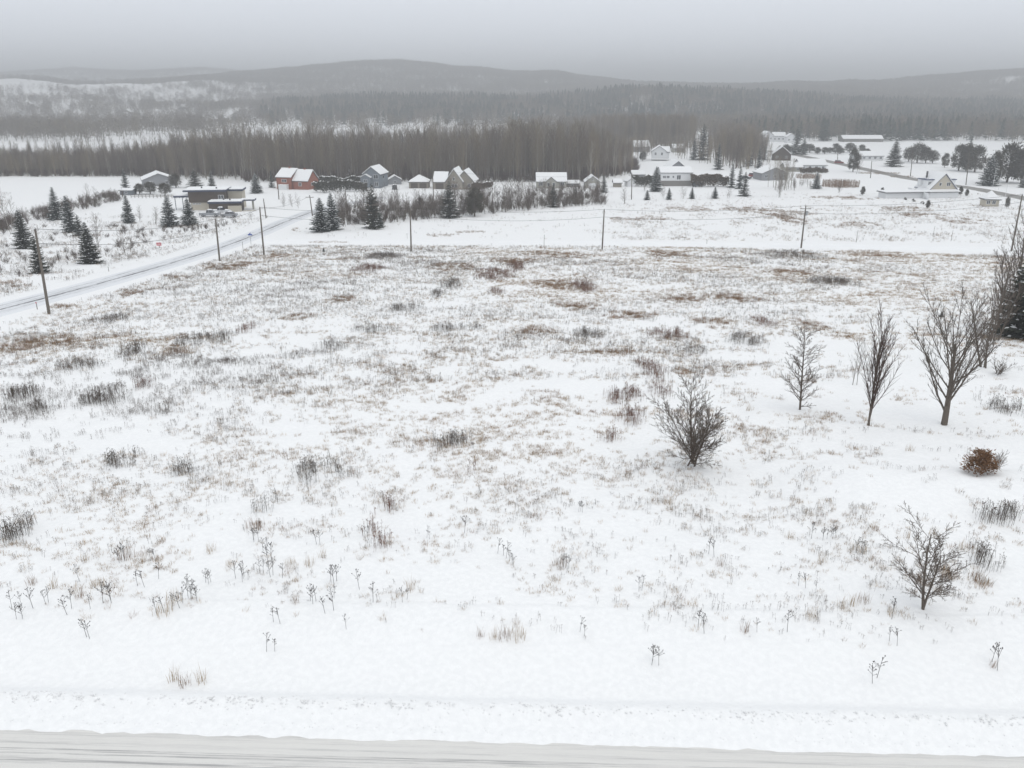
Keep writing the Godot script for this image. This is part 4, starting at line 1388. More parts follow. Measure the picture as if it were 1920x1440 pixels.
# ---------------------------------------------------------------- poles
func poles() -> void:
	utility_pole("p1", "wooden utility pole nearest the camera beside the side road, far left", 92, 588, 66, 430, 0)
	utility_pole("p2", "wooden utility pole left of the pair by the side road junction", 412, 489, 404, 411, 0)
	utility_pole("p3", "wooden utility pole right of the pair by the side road junction", 495, 478, 487, 389, 0)
	utility_pole("p4", "grey utility pole before the thicket on the field's far edge", 771, 471, 769, 390, 0)
	utility_pole("p5", "grey utility pole standing alone in the middle of the far lane edge", 1129, 468, 1133, 393, 0)
	utility_pole("p6", "leaning grey utility pole with a transformer, right part of the lane", 1502, 465, 1511, 386, 2)
	utility_pole("p7", "utility pole rising behind the bare trees at the right edge", 1896, 472, 1917, 365, 0)
	utility_pole("q1", "dark pole at the left of the spruce pair beside the side road's bend", 586, 405, 579, 366, 1)
	utility_pole("q2", "thin dark pole between the modern house and the side road", 499, 409, 494, 373, 0)
	utility_pole("q3", "pole in the snow below the brick house", 523, 374, 521, 343, 0)
	utility_pole("q4", "slim pole rising out of the thicket before the cedar hedge", 650, 396, 647, 352, 0)
	utility_pole("q5", "tall pole between the pyramid-roofed garage and the beige house", 813, 376, 811, 318, 0)
	utility_pole("q6", "pole with a crossarm beside the narrow white shed", 1184, 374, 1185, 325, 1)
	utility_pole("q7", "pole on the far side of the country road left of the white bungalow", 1570, 303, 1570, 281, 0)
	utility_pole("q8", "pole by the white bungalow on the country road", 1632, 334, 1634, 302, 0)
	utility_pole("q9", "pole between the country road and the low round cedars", 1707, 331, 1708, 282, 0)
	utility_pole("q10", "pole standing in front of the dark cedar cluster", 1811, 347, 1815, 284, 0)
	wire("p1", "p2", 0.0, 0.9, "top wire from the nearest pole along the side road")
	wire("p1", "p2", 1.6, 1.1, "lower wire from the nearest pole along the side road")
	wire("p2", "p3", 0.3, 0.3, "short wire joining the two junction poles")
	for q in [["p3", "p4", "left span"], ["p4", "p5", "second span"], ["p5", "p6", "third span"], ["p6", "p7", "right span"]]:
		wire(q[0], q[1], 0.0, 0.7, "upper wire over the far lane, " + q[2])
		wire(q[0], q[1], 1.5, 0.9, "lower wire over the far lane, " + q[2])
	wire("q6", "q5", 0.2, 1.5, "wire strung past the houses to the crossarm pole")
	wire("p3", "q1", 0.2, 0.8, "wire from the junction pole to the bend")
	wire("q9", "q8", 0.2, 0.8, "wire along the country road, left span")
	wire("q10", "q9", 0.2, 0.8, "wire along the country road, right span")
	# thin stakes that mark the road edges under snow
	for q in [[1020, 460, 440], [1605, 455, 432], [1750, 440, 424], [1783, 452, 432], [456, 472, 453], [204, 509, 500], [70, 580, 566], [1325, 458, 450]]:
		var p := at(q[0], q[1])
		var h := tall(p, q[0], q[2])
		var o := thing("road_stake", "thin wooden marker stake at the snowy %s edge, %s of the picture" % ["side road" if q[0] < 500 else "lane", fifth(q[0])], "stake", p, 0.0, "stakes along the snowy roads")
		var st := begin()
		tube(st, Vector3(0, -0.2, 0), Vector3(0.02 * h, h, 0), 0.045, 0.035, 5)
		part(o, "stick", done(st), M.pole)
		bx(o, "reflector", M.sign_red if q[0] < 100 else M.metal, 0.02 * h - 0.06, 0.02 * h + 0.06, h - 0.18, h - 0.02, 0.036, 0.05)
	# blue sign by the junction and a red notice across the road
	var p := at(471, 460)
	var h := tall(p, 470, 438)
	var o := thing("street_sign", "small blue street sign on a post at the side road junction", "sign", p)
	var st := begin()
	tube(st, Vector3(0, -0.2, 0), Vector3(0, h, 0), 0.04, 0.04, 6)
	part(o, "post", done(st), M.metal)
	bx(o, "blade", M.sign_blue, -0.45, 0.45, h - 0.35, h - 0.1, 0.03, 0.06)
	bx(o, "blade", M.sign_blue, -0.035, -0.005, h - 0.08, h + 0.17, -0.4, 0.4)
	p = at(299, 465)
	o = thing("notice_board", "small red and white notice low in the scrub left of the side road", "sign", p)
	bx(o, "post", M.pole, -0.05, 0.05, -0.2, 1.1, -0.06, -0.004)
	bx(o, "panel", M.sign_red, -0.5, 0.5, 0.5, 1.1, 0.0, 0.04)
	bx(o, "lettering_band", M.trim, -0.4, 0.4, 0.74, 0.88, 0.04, 0.045)

# ---------------------------------------------------------------- single trees
func single_trees() -> void:
	# near bare trees on the right
	var maple := bare_tree(801, {"h": 5.0, "r": 0.17, "levels": 3, "kids": [22, 10, 6], "start": [0.16, 0.12, 0.2], "spread": [0.66, 0.42, 0.5], "ratio": [0.95, 0.40, 0.42], "wob": 0.06, "trop": 0.16, "rmin": 0.014, "taper": 0.35, "tip": 0.75, "thin": 0.42, "trunk_lv": 1}, M.bark, M.bark)
	tree_px(maple, 8.2, "bare_maple", "leafless maple with a short trunk and fan of branches, right of the slim tree", 1770, 797, 540, 1.1, "", 0.4)
	var vase := bare_tree(802, {"h": 5.6, "r": 0.07, "levels": 2, "kids": [15, 12], "start": [0.15, 0.15], "spread": [0.36, 0.45], "ratio": [0.62, 0.36], "wob": 0.06, "trop": 0.10, "rmin": 0.013, "taper": 0.3, "tip": 0.5, "thin": 0.5, "stems": 3, "clump": 0.12, "lean": 0.18, "trunk_lv": 0}, M.bark, M.twig_red)
	tree_px(vase, 5.8, "slim_tree", "slim leafless tree with upright vase-shaped stems left of the maple", 1628, 798, 612, 1.0, "", 2.0)
	var birchy := bare_tree(803, {"h": 5.5, "r": 0.075, "levels": 3, "kids": [34, 9, 6], "start": [0.06, 0.15, 0.2], "spread": [1.0, 0.6, 0.6], "ratio": [0.34, 0.42, 0.45], "wob": 0.12, "trop": 0.08, "rmin": 0.011, "taper": 0.25, "tip": 0.45, "thin": 0.45}, M.bark, M.twig)
	tree_px(birchy, 5.6, "young_birch", "young fine-twigged tree standing left of the slim vase-shaped tree", 1500, 768, 615, 1.05)
	tree_px(SAP[0], 8.0, "young_tree", "small bare sapling between the fine-twigged tree and the slim tree", 1603, 722, 636, 0.75)
	var big := bare_tree(804, {"h": 4.4, "r": 0.055, "levels": 3, "kids": [20, 10, 8], "start": [0.03, 0.12, 0.2], "spread": [0.75, 0.6, 0.6], "ratio": [0.48, 0.42, 0.45], "wob": 0.13, "trop": 0.08, "rmin": 0.0085, "taper": 0.28, "tip": 0.5, "thin": 0.5, "stems": 6, "clump": 0.4, "lean": 0.5}, M.twig, M.twig)
	tree_px(big, 4.9, "large_shrub", "wide many-stemmed bare bush in the middle right of the field", 1305, 872, 712, 1.05, "", 1.0)
	var fore := bare_tree(805, {"h": 4.0, "r": 0.048, "levels": 3, "kids": [16, 9, 6], "start": [0.10, 0.15, 0.2], "spread": [0.85, 0.6, 0.6], "ratio": [0.5, 0.42, 0.45], "wob": 0.12, "trop": 0.09, "rmin": 0.0085, "taper": 0.35, "tip": 0.7, "thin": 0.5, "stems": 2, "clump": 0.4, "lean": 0.15}, M.bark, M.twig)
	tree_px(fore, 4.6, "small_tree", "small two-stemmed bare tree among rusty grass, lower right", 1752, 1152, 985, 1.5, "", 2.6)
	var tallb := bare_tree(806, {"h": 9.0, "r": 0.13, "levels": 3, "kids": [15, 8, 5], "start": [0.14, 0.15, 0.2], "spread": [0.5, 0.5, 0.55], "ratio": [0.42, 0.42, 0.45], "wob": 0.10, "trop": 0.12, "rmin": 0.013, "taper": 0.3, "tip": 0.6, "thin": 0.5, "stems": 3, "clump": 0.6, "lean": 0.22}, M.bark, M.twig)
	tree_px(tallb, 9.4, "tall_bare_tree", "tallest bare tree in front of the dark spruces at the right edge", 1884, 618, 412, 1.0, "", 0.9)
	tree_px(tallb, 9.4, "bare_tree_clump", "dense bare tree clump just behind the maple", 1838, 690, 560, 1.25, "", 2.2)
	tree_px(tallb, 9.4, "bare_tree_clump", "grey bare tree clump between the maple and the dark spruces", 1868, 640, 480, 1.0, "", 4.0)
	tree_px(BUSH[0], 2.6, "low_bush", "low spreading bush at the foot of the clump right of the maple", 1868, 702, 668, 1.6)
	tree_px(SP[3], 10, "dark_spruce", "tall dark spruce cut by the right picture edge", 1916, 634, 455, 1.15)
	tree_px(SP[2], 10, "dark_spruce", "dark narrow spruce left of the one at the picture edge", 1890, 628, 500, 1.05)
	tree_px(SP[1], 10, "spruce_seedling", "tiny green spruce seedling alone in the snow left of the bare clump", 1765, 594, 583, 1.4)
	tree_px(SP[1], 10, "spruce_seedling", "tiny dark spruce seedling by the lane near the left junction", 607, 472, 464, 1.3)
	tree_px([["twigs", leaf_crown(861, 1.2, 0.8, 0.1, 60, 0.13, M.rust, 0)[1][1], M.rust]], 1.2, "rust_bush", "round rust-brown bush low in the snow at the right edge", 1832, 886, 848, 1.0)
	tree_px(BUSH[0], 2.6, "brown_bush", "tangled brown bush right beside the rust-brown bush", 1868, 880, 842, 1.2)
	# spruces: [kind, x, base, top, widening, label]
	for q in [
		[3, 46, 466, 393, 1.0, "broad dark spruce left of the nearest utility pole"],
		[0, 107, 412, 350, 0.95, "spruce at the snowy field's edge, left one of the two"],
		[0, 133, 436, 366, 0.9, "spruce just right of and below the field-edge spruce"],
		[3, 170, 494, 416, 1.05, "full dark spruce beside the side road, left"],
		[1, 242, 418, 364, 0.8, "slender snowy spruce alone on the open snow, left"],
		[1, 319, 424, 366, 1.05, "snowy spruce, left one of the pair before the modern house"],
		[1, 356, 422, 371, 1.1, "snowy spruce, right one of the pair before the modern house"],
		[2, 237, 362, 315, 1.0, "dark spruce above the small blue-grey shed"],
		[0, 398, 352, 320, 1.0, "small spruce behind the modern house roof"],
		[1, 481, 362, 325, 1.15, "bushy snowy spruce between the modern and brick houses"],
		[2, 510, 352, 318, 0.9, "dark spruce touching the left wall of the brick house"],
		[1, 603, 434, 370, 1.1, "large snowy spruce by the side road bend, front one"],
		[1, 624, 431, 361, 0.9, "large snowy spruce by the side road bend, rear one"],
		[1, 712, 424, 398, 1.2, "low snowy spruce at the thicket's front edge"],
		[1, 1229, 359, 312, 1.0, "big blue-green spruce in front of the white house"],
		[1, 1213, 375, 356, 1.1, "small spruce, left one of three along the white house's garden"],
		[0, 1254, 374, 352, 1.1, "small spruce, middle one of three along the white house's garden"],
		[0, 1297, 373, 351, 1.1, "small spruce, right one of three along the white house's garden"],
		[2, 1132, 361, 328, 1.2, "dark spruce next to the small beige garage"],
		[2, 1371, 352, 306, 0.9, "dark spruce left of the driveway with the red car"],
		[2, 1386, 354, 310, 0.85, "dark spruce close right of the driveway spruce"],
		[0, 1340, 372, 350, 1.3, "squat dark conifer by the bush right of the garden spruces"],
		[1, 1530, 354, 323, 1.1, "spruce with drooping snowy boughs left of the reeds"],
		[3, 1675, 312, 262, 1.25, "broad old spruce in the open field across the country road"],
		[2, 1491, 290, 234, 1.0, "tallest dark spruce above the evergreen row"],
		[2, 1506, 290, 258, 1.3, "lower dark spruce right of the tallest one"],
		[0, 1812, 318, 254, 0.55, "pointed spruce rising out of the cedar cluster"],
		[1, 1853, 348, 290, 1.15, "snowy spruce in front of the big cedars at the right"],
		[1, 1919, 352, 325, 1.2, "snowy spruce cut by the right picture edge beyond the road"],
		[2, 1182, 285, 262, 1.0, "dark spruce beside the snowy roof in the wood"],
		[2, 1346, 318, 268, 0.9, "dark spruce rising above the long brown hedge"],
		[2, 1403, 312, 262, 0.9, "dark spruce in the wood above the driveway"],
		[2, 1421, 326, 276, 0.8, "slim dark spruce right of the driveway, beside the low house"],
		[2, 1300, 300, 258, 0.9, "dark spruce above the right end of the white house"],
		[2, 1432, 300, 262, 0.9, "spruce left of the brown gabled house"]]:
		tree_px(SP[q[0]], 10, "spruce", q[5], q[1], q[2], q[3], q[4])
	# rounded cedars and pines
	for q in [
		[1, 1703, 303, 277, 1.0, "small round cedar right of the broad old spruce"], [1, 1719, 306, 270, 1.0, "round-topped cedar with a forked trunk, second in the row"],
		[1, 1735, 306, 277, 1.0, "round cedar, third in the row right of the old spruce"], [1, 1748, 306, 283, 1.1, "lowest round cedar at the right end of the row"],
		[0, 1771, 314, 288, 0.8, "lone small cedar between the row and the cluster"], [0, 1797, 320, 272, 1.0, "left cedar of the dense dark cluster"],
		[0, 1827, 323, 274, 1.05, "right cedar of the dense dark cluster"], [0, 1811, 321, 272, 0.8, "middle cedar of the dense dark cluster"],
		[0, 1888, 342, 270, 1.0, "tall egg-shaped cedar at the right"], [0, 1914, 344, 280, 0.9, "cedar cut by the right picture edge"], [0, 1860, 344, 285, 0.8, "cedar behind the snowy spruce at the right"],
		[2, 700, 428, 344, 0.95, "tall dark pine in the thicket"], [2, 843, 408, 339, 1.15, "shaggy pine before the beige gabled house"], [1, 890, 406, 353, 0.75, "dense dark pine right of the shaggy pine"],
		[2, 1037, 388, 347, 1.2, "dark pine below the long pale house"], [2, 1079, 382, 350, 1.0, "slim dark pine at the thicket's right part"], [2, 787, 392, 362, 0.8, "small dark fir in the middle of the thicket"],
		[2, 366, 352, 318, 2.0, "wide dark pine behind the modern house"], [1, 330, 352, 326, 1.1, "dark rounded evergreen between the grey low house and the modern house"], [1, 282, 364, 342, 1.3, "rounded brown-green shrub hiding the grey low house"], [1, 262, 364, 345, 1.2, "round brown-green shrub right of the small shed"], [1, 310, 366, 344, 1.3, "brown-green shrub left of the modern house"],
		[1, 480, 360, 345, 0.9, "dark rounded shrub by the snowy spruce near the brick house"], [0, 1599, 322, 280, 0.75, "shaggy dark tree beside the country road"], [2, 1395, 368, 322, 1.0, "ragged pine left of the birch clump"], [1, 1205, 302, 285, 1.0, "dark evergreen beside the white cottage"], [2, 1316, 300, 232, 1.0, "dark pine high above the right wood"],
		[1, 1887, 391, 370, 0.5, "narrow dark cypress close to the right edge pole"], [2, 75, 512, 440, 1.0, "ragged grey-green pine behind the nearest utility pole"], [2, 150, 442, 402, 1.2, "dark scrubby pine right of the field-edge spruces"]]:
		tree_px(CED[q[0]], 8, "evergreen_tree", q[5], q[1], q[2], q[3], q[4])
	# lone bare trees
	for q in [[1, 22, 440, 345, 0.75, "pale bare birch at the left edge of the field"], [0, 165, 382, 345, 0.9, "faint bare tree against the snowy field, left one of two"], [3, 183, 380, 350, 0.9, "faint bare tree against the snowy field, right one of two"], [3, 237, 480, 432, 1.0, "bare bush-like tree right of the dark roadside spruce"], [0, 292, 420, 388, 1.2, "forked bare tree left of the snowy spruce pair"], [3, 262, 415, 385, 1.0, "thin bare tree right of the slender snowy spruce"], [0, 183, 465, 400, 1.0, "tall grey bare tree behind the dark roadside spruce"], [0, 1172, 382, 353, 1.5, "round-crowned bare tree near the crossarm pole"], [1, 1243, 372, 348, 1.2, "pale bare sapling in the white house's garden"], [1, 1282, 372, 346, 1.2, "bare garden tree right of the middle small spruce"], [0, 1208, 358, 344, 1.5, "small reddish bare tree left of the big blue-green spruce"], [3, 1490, 358, 334, 1.0, "bare young tree right of the birch clump"], [2, 1573, 362, 335, 1.2, "bare tree growing from the lane side by the reeds"], [0, 1608, 326, 288, 0.9, "bare tree at the country road's bend"], [0, 1462, 370, 320, 1.0, "leaning bare tree before the low house"], [1, 1463, 366, 333, 1.0, "pale bare tree by the driveway"], [1, 560, 390, 362, 1.0, "bare sapling below the brick house, right"], [0, 548, 388, 364, 1.3, "bare sapling clump below the brick house, middle"], [3, 532, 388, 362, 1.2, "bare sapling clump below the brick house, left"], [0, 1365, 372, 352, 1.6, "rounded bare bush right of the squat conifer"], [2, 438, 418, 398, 1.6, "bare bush before the modern house's parked vehicles"], [0, 470, 412, 396, 1.5, "bare bush right of the parked vehicles"], [0, 418, 420, 396, 1.3, "leafless bush just left of the junction pole"]]:
		tree_px(SAP[q[0]], 8, "bare_sapling" if q[4] > 1.0 else "bare_tree", q[5], q[1], q[2], q[3], q[4])
	# the birch clump
	rng.seed = 77
	for i in 16:
		var px := rng.randf_range(1440, 1484)
		var py := rng.randf_range(350, 357)
		var p := at(px, py)
		var h := rng.randf_range(7.5, 12.0)
		plant(WOOD[0], "birch_tree", "slender pale birch in the clump before the low snow-roofed house", "tree", p, rng.randf() * TAU, h / 18.0 * 0.9, h / 18.0, "birch clump right of the driveway")
	for i in 26:
		var px := rng.randf_range(1462, 1522)
		var py := rng.randf_range(345, 356)
		plant(SAP[rng.randi() % 4], "thin_sapling", "knee-high bare sapling planted on the snow below the bungalow", "tree", at(px, py), rng.randf() * TAU, 0.3, rng.randf_range(0.28, 0.45), "young saplings below the bungalow")
	# the thicket between the lane and the houses
	rng.seed = 78
	for i in 290:
		var px := rng.randf_range(632, 1132)
		var edge := lerpf(429, 384, pow((px - 632) / 500.0, 0.9))
		var py := edge - 1.0 - rng.randf() * rng.randf() * 42.0
		var p := at(px, py)
		var h := rng.randf_range(3.6, 8.4) * (1.0 if px < 1000 else 0.75)
		if px > 760 and px < 830: h *= 0.8
		var sk := rng.randi() % 4
		plant(SAP[sk], "thicket_sapling", "%s %s sapling in the thicket %s" % ["tall" if h > 5.5 else "short", ["grey-twigged", "pale-stemmed", "reddish", "brown-twigged"][sk], below(px)], "tree", p, rng.randf() * TAU, h / 8.0 * rng.randf_range(0.8, 1.2), h / 8.0, "saplings of the thicket")
	for i in 130:
		var px := rng.randf_range(640, 1135)
		var edge := lerpf(429, 384, pow((px - 632) / 500.0, 0.9))
		plant(BUSH[rng.randi() % 3], "thicket_bush", "low bare bush in the undergrowth of the thicket %s" % below(px), "bush", at(px, edge - rng.randf() * 22.0), rng.randf() * TAU, rng.randf_range(0.7, 1.3), rng.randf_range(0.6, 1.2), "bushes of the thicket")
	var brush := []
	for i in 230:
		var px := rng.randf_range(634, 1132)
		var edge := lerpf(429, 384, pow((px - 632) / 500.0, 0.9))
		var p := at(px, edge - 1.0 - rng.randf() * 34.0)
		brush.append(stand(p.x, p.z, rng.randf() * TAU, rng.randf_range(0.6, 1.2), rng.randf_range(0.5, 1.3)))
	var bs := SurfaceTool.new()
	bs.begin(Mesh.PRIMITIVE_TRIANGLES)
	bs.append_from(BUSH[2][0][1], 0, Transform3D.IDENTITY)
	bs.append_from(BUSH[2][1][1], 0, Transform3D.IDENTITY)
	scatter("brushwood", "tangled brown brush filling the thicket between the lane and the houses", "brush", bs.commit(), M.twig, brush)
	# the hedgerow and scrub left of the side road
	for i in 130:
		var f := rng.randf()
		var px := lerpf(-20, 228, f) + rng.randf_range(-6, 6)
		var py := lerpf(440, 368, pow(f, 0.75)) + rng.randf_range(-7, 9)
		plant(BUSH[rng.randi() % 3], "hedgerow_bush", "brown bare bush in the hedgerow along the snowy field, %s" % ["at the left picture edge", "left of the two field-edge spruces", "right of the two field-edge spruces", "near the small shed"][int(clampf(f * 4.0, 0, 3))], "bush", at(px, py), rng.randf() * TAU, rng.randf_range(0.8, 1.5), rng.randf_range(0.6, 1.3), "hedgerow bushes left")
	for i in 110:
		var px := rng.randf_range(-20, 470)
		var lo := lerpf(560, 440, px / 470.0)
		var py := lerpf(lo - 30, 425, rng.randf())
		if py > lo - 28: continue
		plant(BUSH[rng.randi() % 3], "scrub_bush", "small bare scrub bush left of the side road, %s" % ("near the nearest pole" if px < 110 else ("around the dark roadside spruce" if px < 230 else ("below the snowy spruce pair" if px < 370 else "below the modern house"))), "bush", at(px, py), rng.randf() * TAU, rng.randf_range(0.3, 0.8), rng.randf_range(0.25, 0.7), "scrub bushes left of the side road")

# ---------------------------------------------------------------- the field
# stands of taller weeds: [x, y, half width, half height (all in photograph pixels), kind, count per square metre]
var patches := [[240, 866, 30, 13, 0], [597, 888, 42, 22, 0], [385, 640, 48, 13, 0], [250, 660, 28, 10, 0], [190, 752, 50, 18, 0], [205, 600, 28, 7, 0], [345, 885, 24, 10, 0], [925, 515, 36, 10, 2], [967, 501, 14, 8, 2], [1045, 535, 58, 9, 3], [1095, 541, 22, 9, 2], [845, 535, 20, 8, 0], [822, 552, 13, 6, 0], [930, 550, 16, 5, 2], [1100, 630, 28, 10, 0], [1222, 700, 24, 22, 2], [1172, 748, 30, 16, 2], [1236, 738, 22, 9, 2], [1182, 785, 30, 13, 2], [1145, 826, 18, 16, 2], [1335, 602, 38, 9, 3], [1432, 606, 18, 9, 2], [880, 617, 26, 4, 0], [830, 620, 22, 5, 0], [110, 640, 62, 10, 3], [30, 655, 40, 12, 3], [40, 742, 30, 12, 0], [850, 836, 36, 14, 0], [20, 1008, 32, 26, 0], [690, 1000, 12, 14, 2], [713, 1024, 13, 9, 2], [725, 955, 20, 9, 2], [500, 950, 24, 14, 0], [1880, 975, 60, 18, 0], [1895, 770, 35, 14, 0], [560, 595, 30, 6, 3], [460, 620, 14, 7, 2], [440, 500, 22, 8, 3], [520, 480, 22, 5, 3], [720, 482, 34, 6, 0], [885, 880, 3, 3, 2], [1300, 660, 24, 6, 0], [1400, 640, 30, 10, 0], [620, 650, 30, 5, 0], [760, 580, 30, 6, 0], [690, 505, 30, 6, 2], [210, 870, 20, 10, 0], [270, 725, 20, 6, 2], [60, 770, 40, 10, 0], [1490, 480, 60, 8, 0], [1640, 478, 60, 8, 3], [1250, 476, 40, 6, 3], [1040, 478, 60, 6, 3], [400, 500, 20, 6, 3], [330, 520, 24, 5, 3], [250, 550, 24, 5, 3], [120, 575, 26, 5, 3], [1180, 590, 50, 10, 3], [1080, 575, 40, 8, 3], [1000, 620, 40, 8, 3], [1520, 610, 30, 10, 3], [1480, 510, 40, 8, 3], [850, 500, 50, 8, 3], [960, 490, 50, 5, 3], [1775, 1080, 14, 7, 3], [1834, 1090, 16, 12, 3], [1724, 1092, 14, 12, 3], [1805, 1030, 26, 5, 3], [1845, 1050, 40, 20, 0], [1290, 560, 60, 8, 3], [1380, 560, 50, 8, 3], [1250, 630, 40, 8, 2], [1150, 660, 40, 8, 3], [1280, 700, 20, 10, 3], [700, 620, 40, 6, 0], [640, 560, 30, 6, 3], [330, 660, 30, 8, 3], [150, 690, 40, 8, 0], [1560, 530, 40, 8, 0]]

func field() -> void:
	var straw := Color(0.43, 0.30, 0.17)
	var straw2 := Color(0.30, 0.205, 0.12)
	var rusty := Color(0.25, 0.13, 0.065)
	var dark := Color(0.095, 0.075, 0.06)
	var grey := Color(0.165, 0.13, 0.11)
	var red := Color(0.15, 0.075, 0.05)
	var W := Color(1, 1, 1)
	var V := Color(0.75, 0.75, 0.75)
	var grass := [tuft_mesh(1001, 12, 0.36, 0.14, 0.0052, 0.45, [W, V]), tuft_mesh(1002, 18, 0.40, 0.22, 0.0052, 0.55, [W, V])]
	var weedm := [weed_mesh(1003, 3, 0.42, 4, 0.013, 0.22, 0.005), weed_mesh(1004, 4, 0.55, 3, 0.013, 0.30, 0.006)]
	var gx := [[], []]
	var gc := [[], []]
	var wx := [[], []]
	var wc := [[], []]
	rng.seed = 81
	# lay the stands out on the ground
	var stands := []
	for q in patches:
		var c := at(q[0], q[1])
		var a := at(q[0], q[1] - q[3])
		var b := at(q[0], q[1] + q[3])
		stands.append([c.x, -c.z, q[2] * mpp(c), maxf(0.5, (b.z - a.z) * 0.5), q[4]])
	for s in stands:
		var n := int(clampf(PI * s[2] * s[3] * ((12.0 if s[4] == 3 else 13.0) * (1.35 if s[1] < 60.0 else 1.0)), 12, 900))
		for i in n:
			var a := rng.randf() * TAU
			var r := clampf(sqrt(rng.randf()) * 0.95 + rng.randfn() * 0.14, 0.0, 1.45)
			var x: float = s[0] + cos(a) * r * s[2] * 1.1
			var d: float = s[1] + sin(a) * r * s[3] * 1.1
			if nz2.get_noise_2d(x * 3.0, d * 3.0) < -0.08: continue
			var sc := rng.randf_range(0.7, 1.3) * (1.2 - 0.4 * r)
			var kind: int = s[4]
			if kind == 3:
				var k := rng.randi() % 2
				gx[k].append(stand(x, -d, a * 7.0, sc * 1.15, sc))
				gc[k].append((rusty if rng.randf() < 0.4 else straw2) * rng.randf_range(0.75, 1.2))
			else:
				var k := rng.randi() % 2
				wx[k].append(stand(x, -d, a * 7.0, sc * 1.1, sc * 1.15))
				wc[k].append((dark if kind == 0 else red) * rng.randf_range(0.7, 1.4))
	# loose growth all over the field
	var tries := 0
	for i in 560000:
		var d := sqrt(lerpf(24.0 * 24.0, 172.0 * 172.0, rng.randf()))
		if rng.randf() < 0.30: d = rng.randf_range(24.0, 80.0)
		var hw := 0.66 * d + 10.0
		var x := rng.randf_range(-hw, hw)
		var s := edge_s(x, d)
		if s < 4.5: continue
		if x < -53.5: continue
		if absf(d - lane_d(x)) < lane_half(x) + 1.2 and x > -55.0: continue
		if d > lane_d(x): continue
		var big := nz.get_noise_2d(x * 0.30, d * 0.42)
		var mid := nz.get_noise_2d(x * 1.5 + 50.0, d * 2.1)
		var fine := nz2.get_noise_2d(x * 5.0, d * 6.0)
		var den := 0.10 + 0.30 * big + 0.50 * mid + 0.42 * fine
		den += 0.20 * smoothstep(50.0, 110.0, d)
		den *= smoothstep(4.5, 9.0, s)
		if d < 42.0: den = den * 0.85 + 0.05 * smoothstep(6.0, 10.0, s)
		# wind-blown bare places on the right
		if x > 15.0 and d < 75.0: den -= 0.22 * smoothstep(15.0, 22.0, x)
		if rng.randf() > den: continue
		var warm := 0.54 + 0.9 * nz.get_noise_2d(x * 0.22 + 300.0, d * 0.3) + clampf(x * 0.006, -0.3, 0.2)
		var sc := rng.randf_range(0.4, 1.0) * lerpf(0.75, 1.0, smoothstep(30.0, 62.0, d)) * (1.0 + 0.15 * smoothstep(80.0, 160.0, d))
		var k := rng.randi() % 2
		if rng.randf() < warm:
			gx[k].append(stand(x, -d, rng.randf() * TAU, sc * 1.1, sc * rng.randf_range(0.6, 1.0)))
			var c := straw.lerp(straw2, rng.randf())
			if mid > 0.2 and rng.randf() < 0.25: c = rusty
			gc[k].append(c * rng.randf_range(0.8, 1.15))
		else:
			wx[k].append(stand(x, -d, rng.randf() * TAU, sc, sc * rng.randf_range(0.5, 0.95)))
			wc[k].append(grey.lerp(dark, rng.randf()) * rng.randf_range(0.8, 1.2))
	# beyond the lane and left of the side road: sparser
	for i in 130000:
		var d := rng.randf_range(90.0, 300.0)
		var x := rng.randf_range(-0.68, 0.70) * (d + 10.0)
		var den := 0.0
		var px := 960.0 + F * x / (d * 0.943 + 24.0)
		var mid := nz.get_noise_2d(x * 1.1 + 50.0, d * 0.8)
		var big := nz.get_noise_2d(x * 0.25 + 9.0, d * 0.25)
		if x < ROADX - 8.0:
			if d > 235.0 and px > 60.0: continue
			den = 0.28 + mid + 0.5 * big
		elif x > ROADX + 8.0 and d > lane_d(x) + lane_half(x) + 2.0:
			if px < 1135.0: den = 0.03 + 0.25 * mid
			else: den = 0.26 + 0.9 * mid + 0.4 * big
			if d > 262.0: den *= 0.3
		if rng.randf() > den: continue
		var sc := rng.randf_range(0.7, 1.3)
		var k := rng.randi() % 2
		if rng.randf() < (0.3 if px < 1100 else 0.65):
			gx[k].append(stand(x, -d, rng.randf() * TAU, sc * 1.2, sc)); gc[k].append(straw2.lerp(rusty, rng.randf() * 0.7))
		else:
			wx[k].append(stand(x, -d, rng.randf() * TAU, sc * 1.3, sc)); wc[k].append(grey.lerp(dark, rng.randf()))
	# orange grass banks beyond the lane
	for q in [[1290, 392, 45, 5], [1400, 394, 50, 5], [1470, 400, 50, 7], [1480, 412, 28, 8], [1700, 392, 45, 5], [1600, 420, 50, 4], [1730, 404, 40, 6], [1200, 410, 60, 5], [1560, 370, 60, 2], [1600, 372, 50, 2], [1460, 408, 30, 6], [1800, 415, 50, 6], [600, 428, 20, 3], [560, 432, 12, 4], [620, 455, 40, 2], [840, 442, 40, 2], [880, 436, 30, 2], [1650, 325, 40, 2], [1700, 332, 30, 2], [330, 424, 40, 2], [60, 538, 40, 6], [20, 530, 30, 5], [250, 418, 40, 2]]:
		var c := at(q[0], q[1])
		var a := at(q[0], q[1] - q[3])
		var b := at(q[0], q[1] + q[3])
		var w: float = q[2] * mpp(c)
		var dp := maxf(0.8, (b.z - a.z) * 0.5)
		for i in int(w * dp * 9.0):
			var an := rng.randf() * TAU
			var r := sqrt(rng.randf())
			var x := c.x + cos(an) * r * w
			var z := c.z + sin(an) * r * dp
			if nz.get_noise_2d(x * 1.4, z * 0.9) < -0.1: continue
			var k := rng.randi() % 2
			gx[k].append(stand(x, z, an * 5.0, 1.4, rng.randf_range(0.9, 1.5)))
			gc[k].append(rusty.lerp(straw2, rng.randf()) * rng.randf_range(0.7, 1.1))
	print("grass ", gx[0].size() + gx[1].size(), " weeds ", wx[0].size() + wx[1].size())
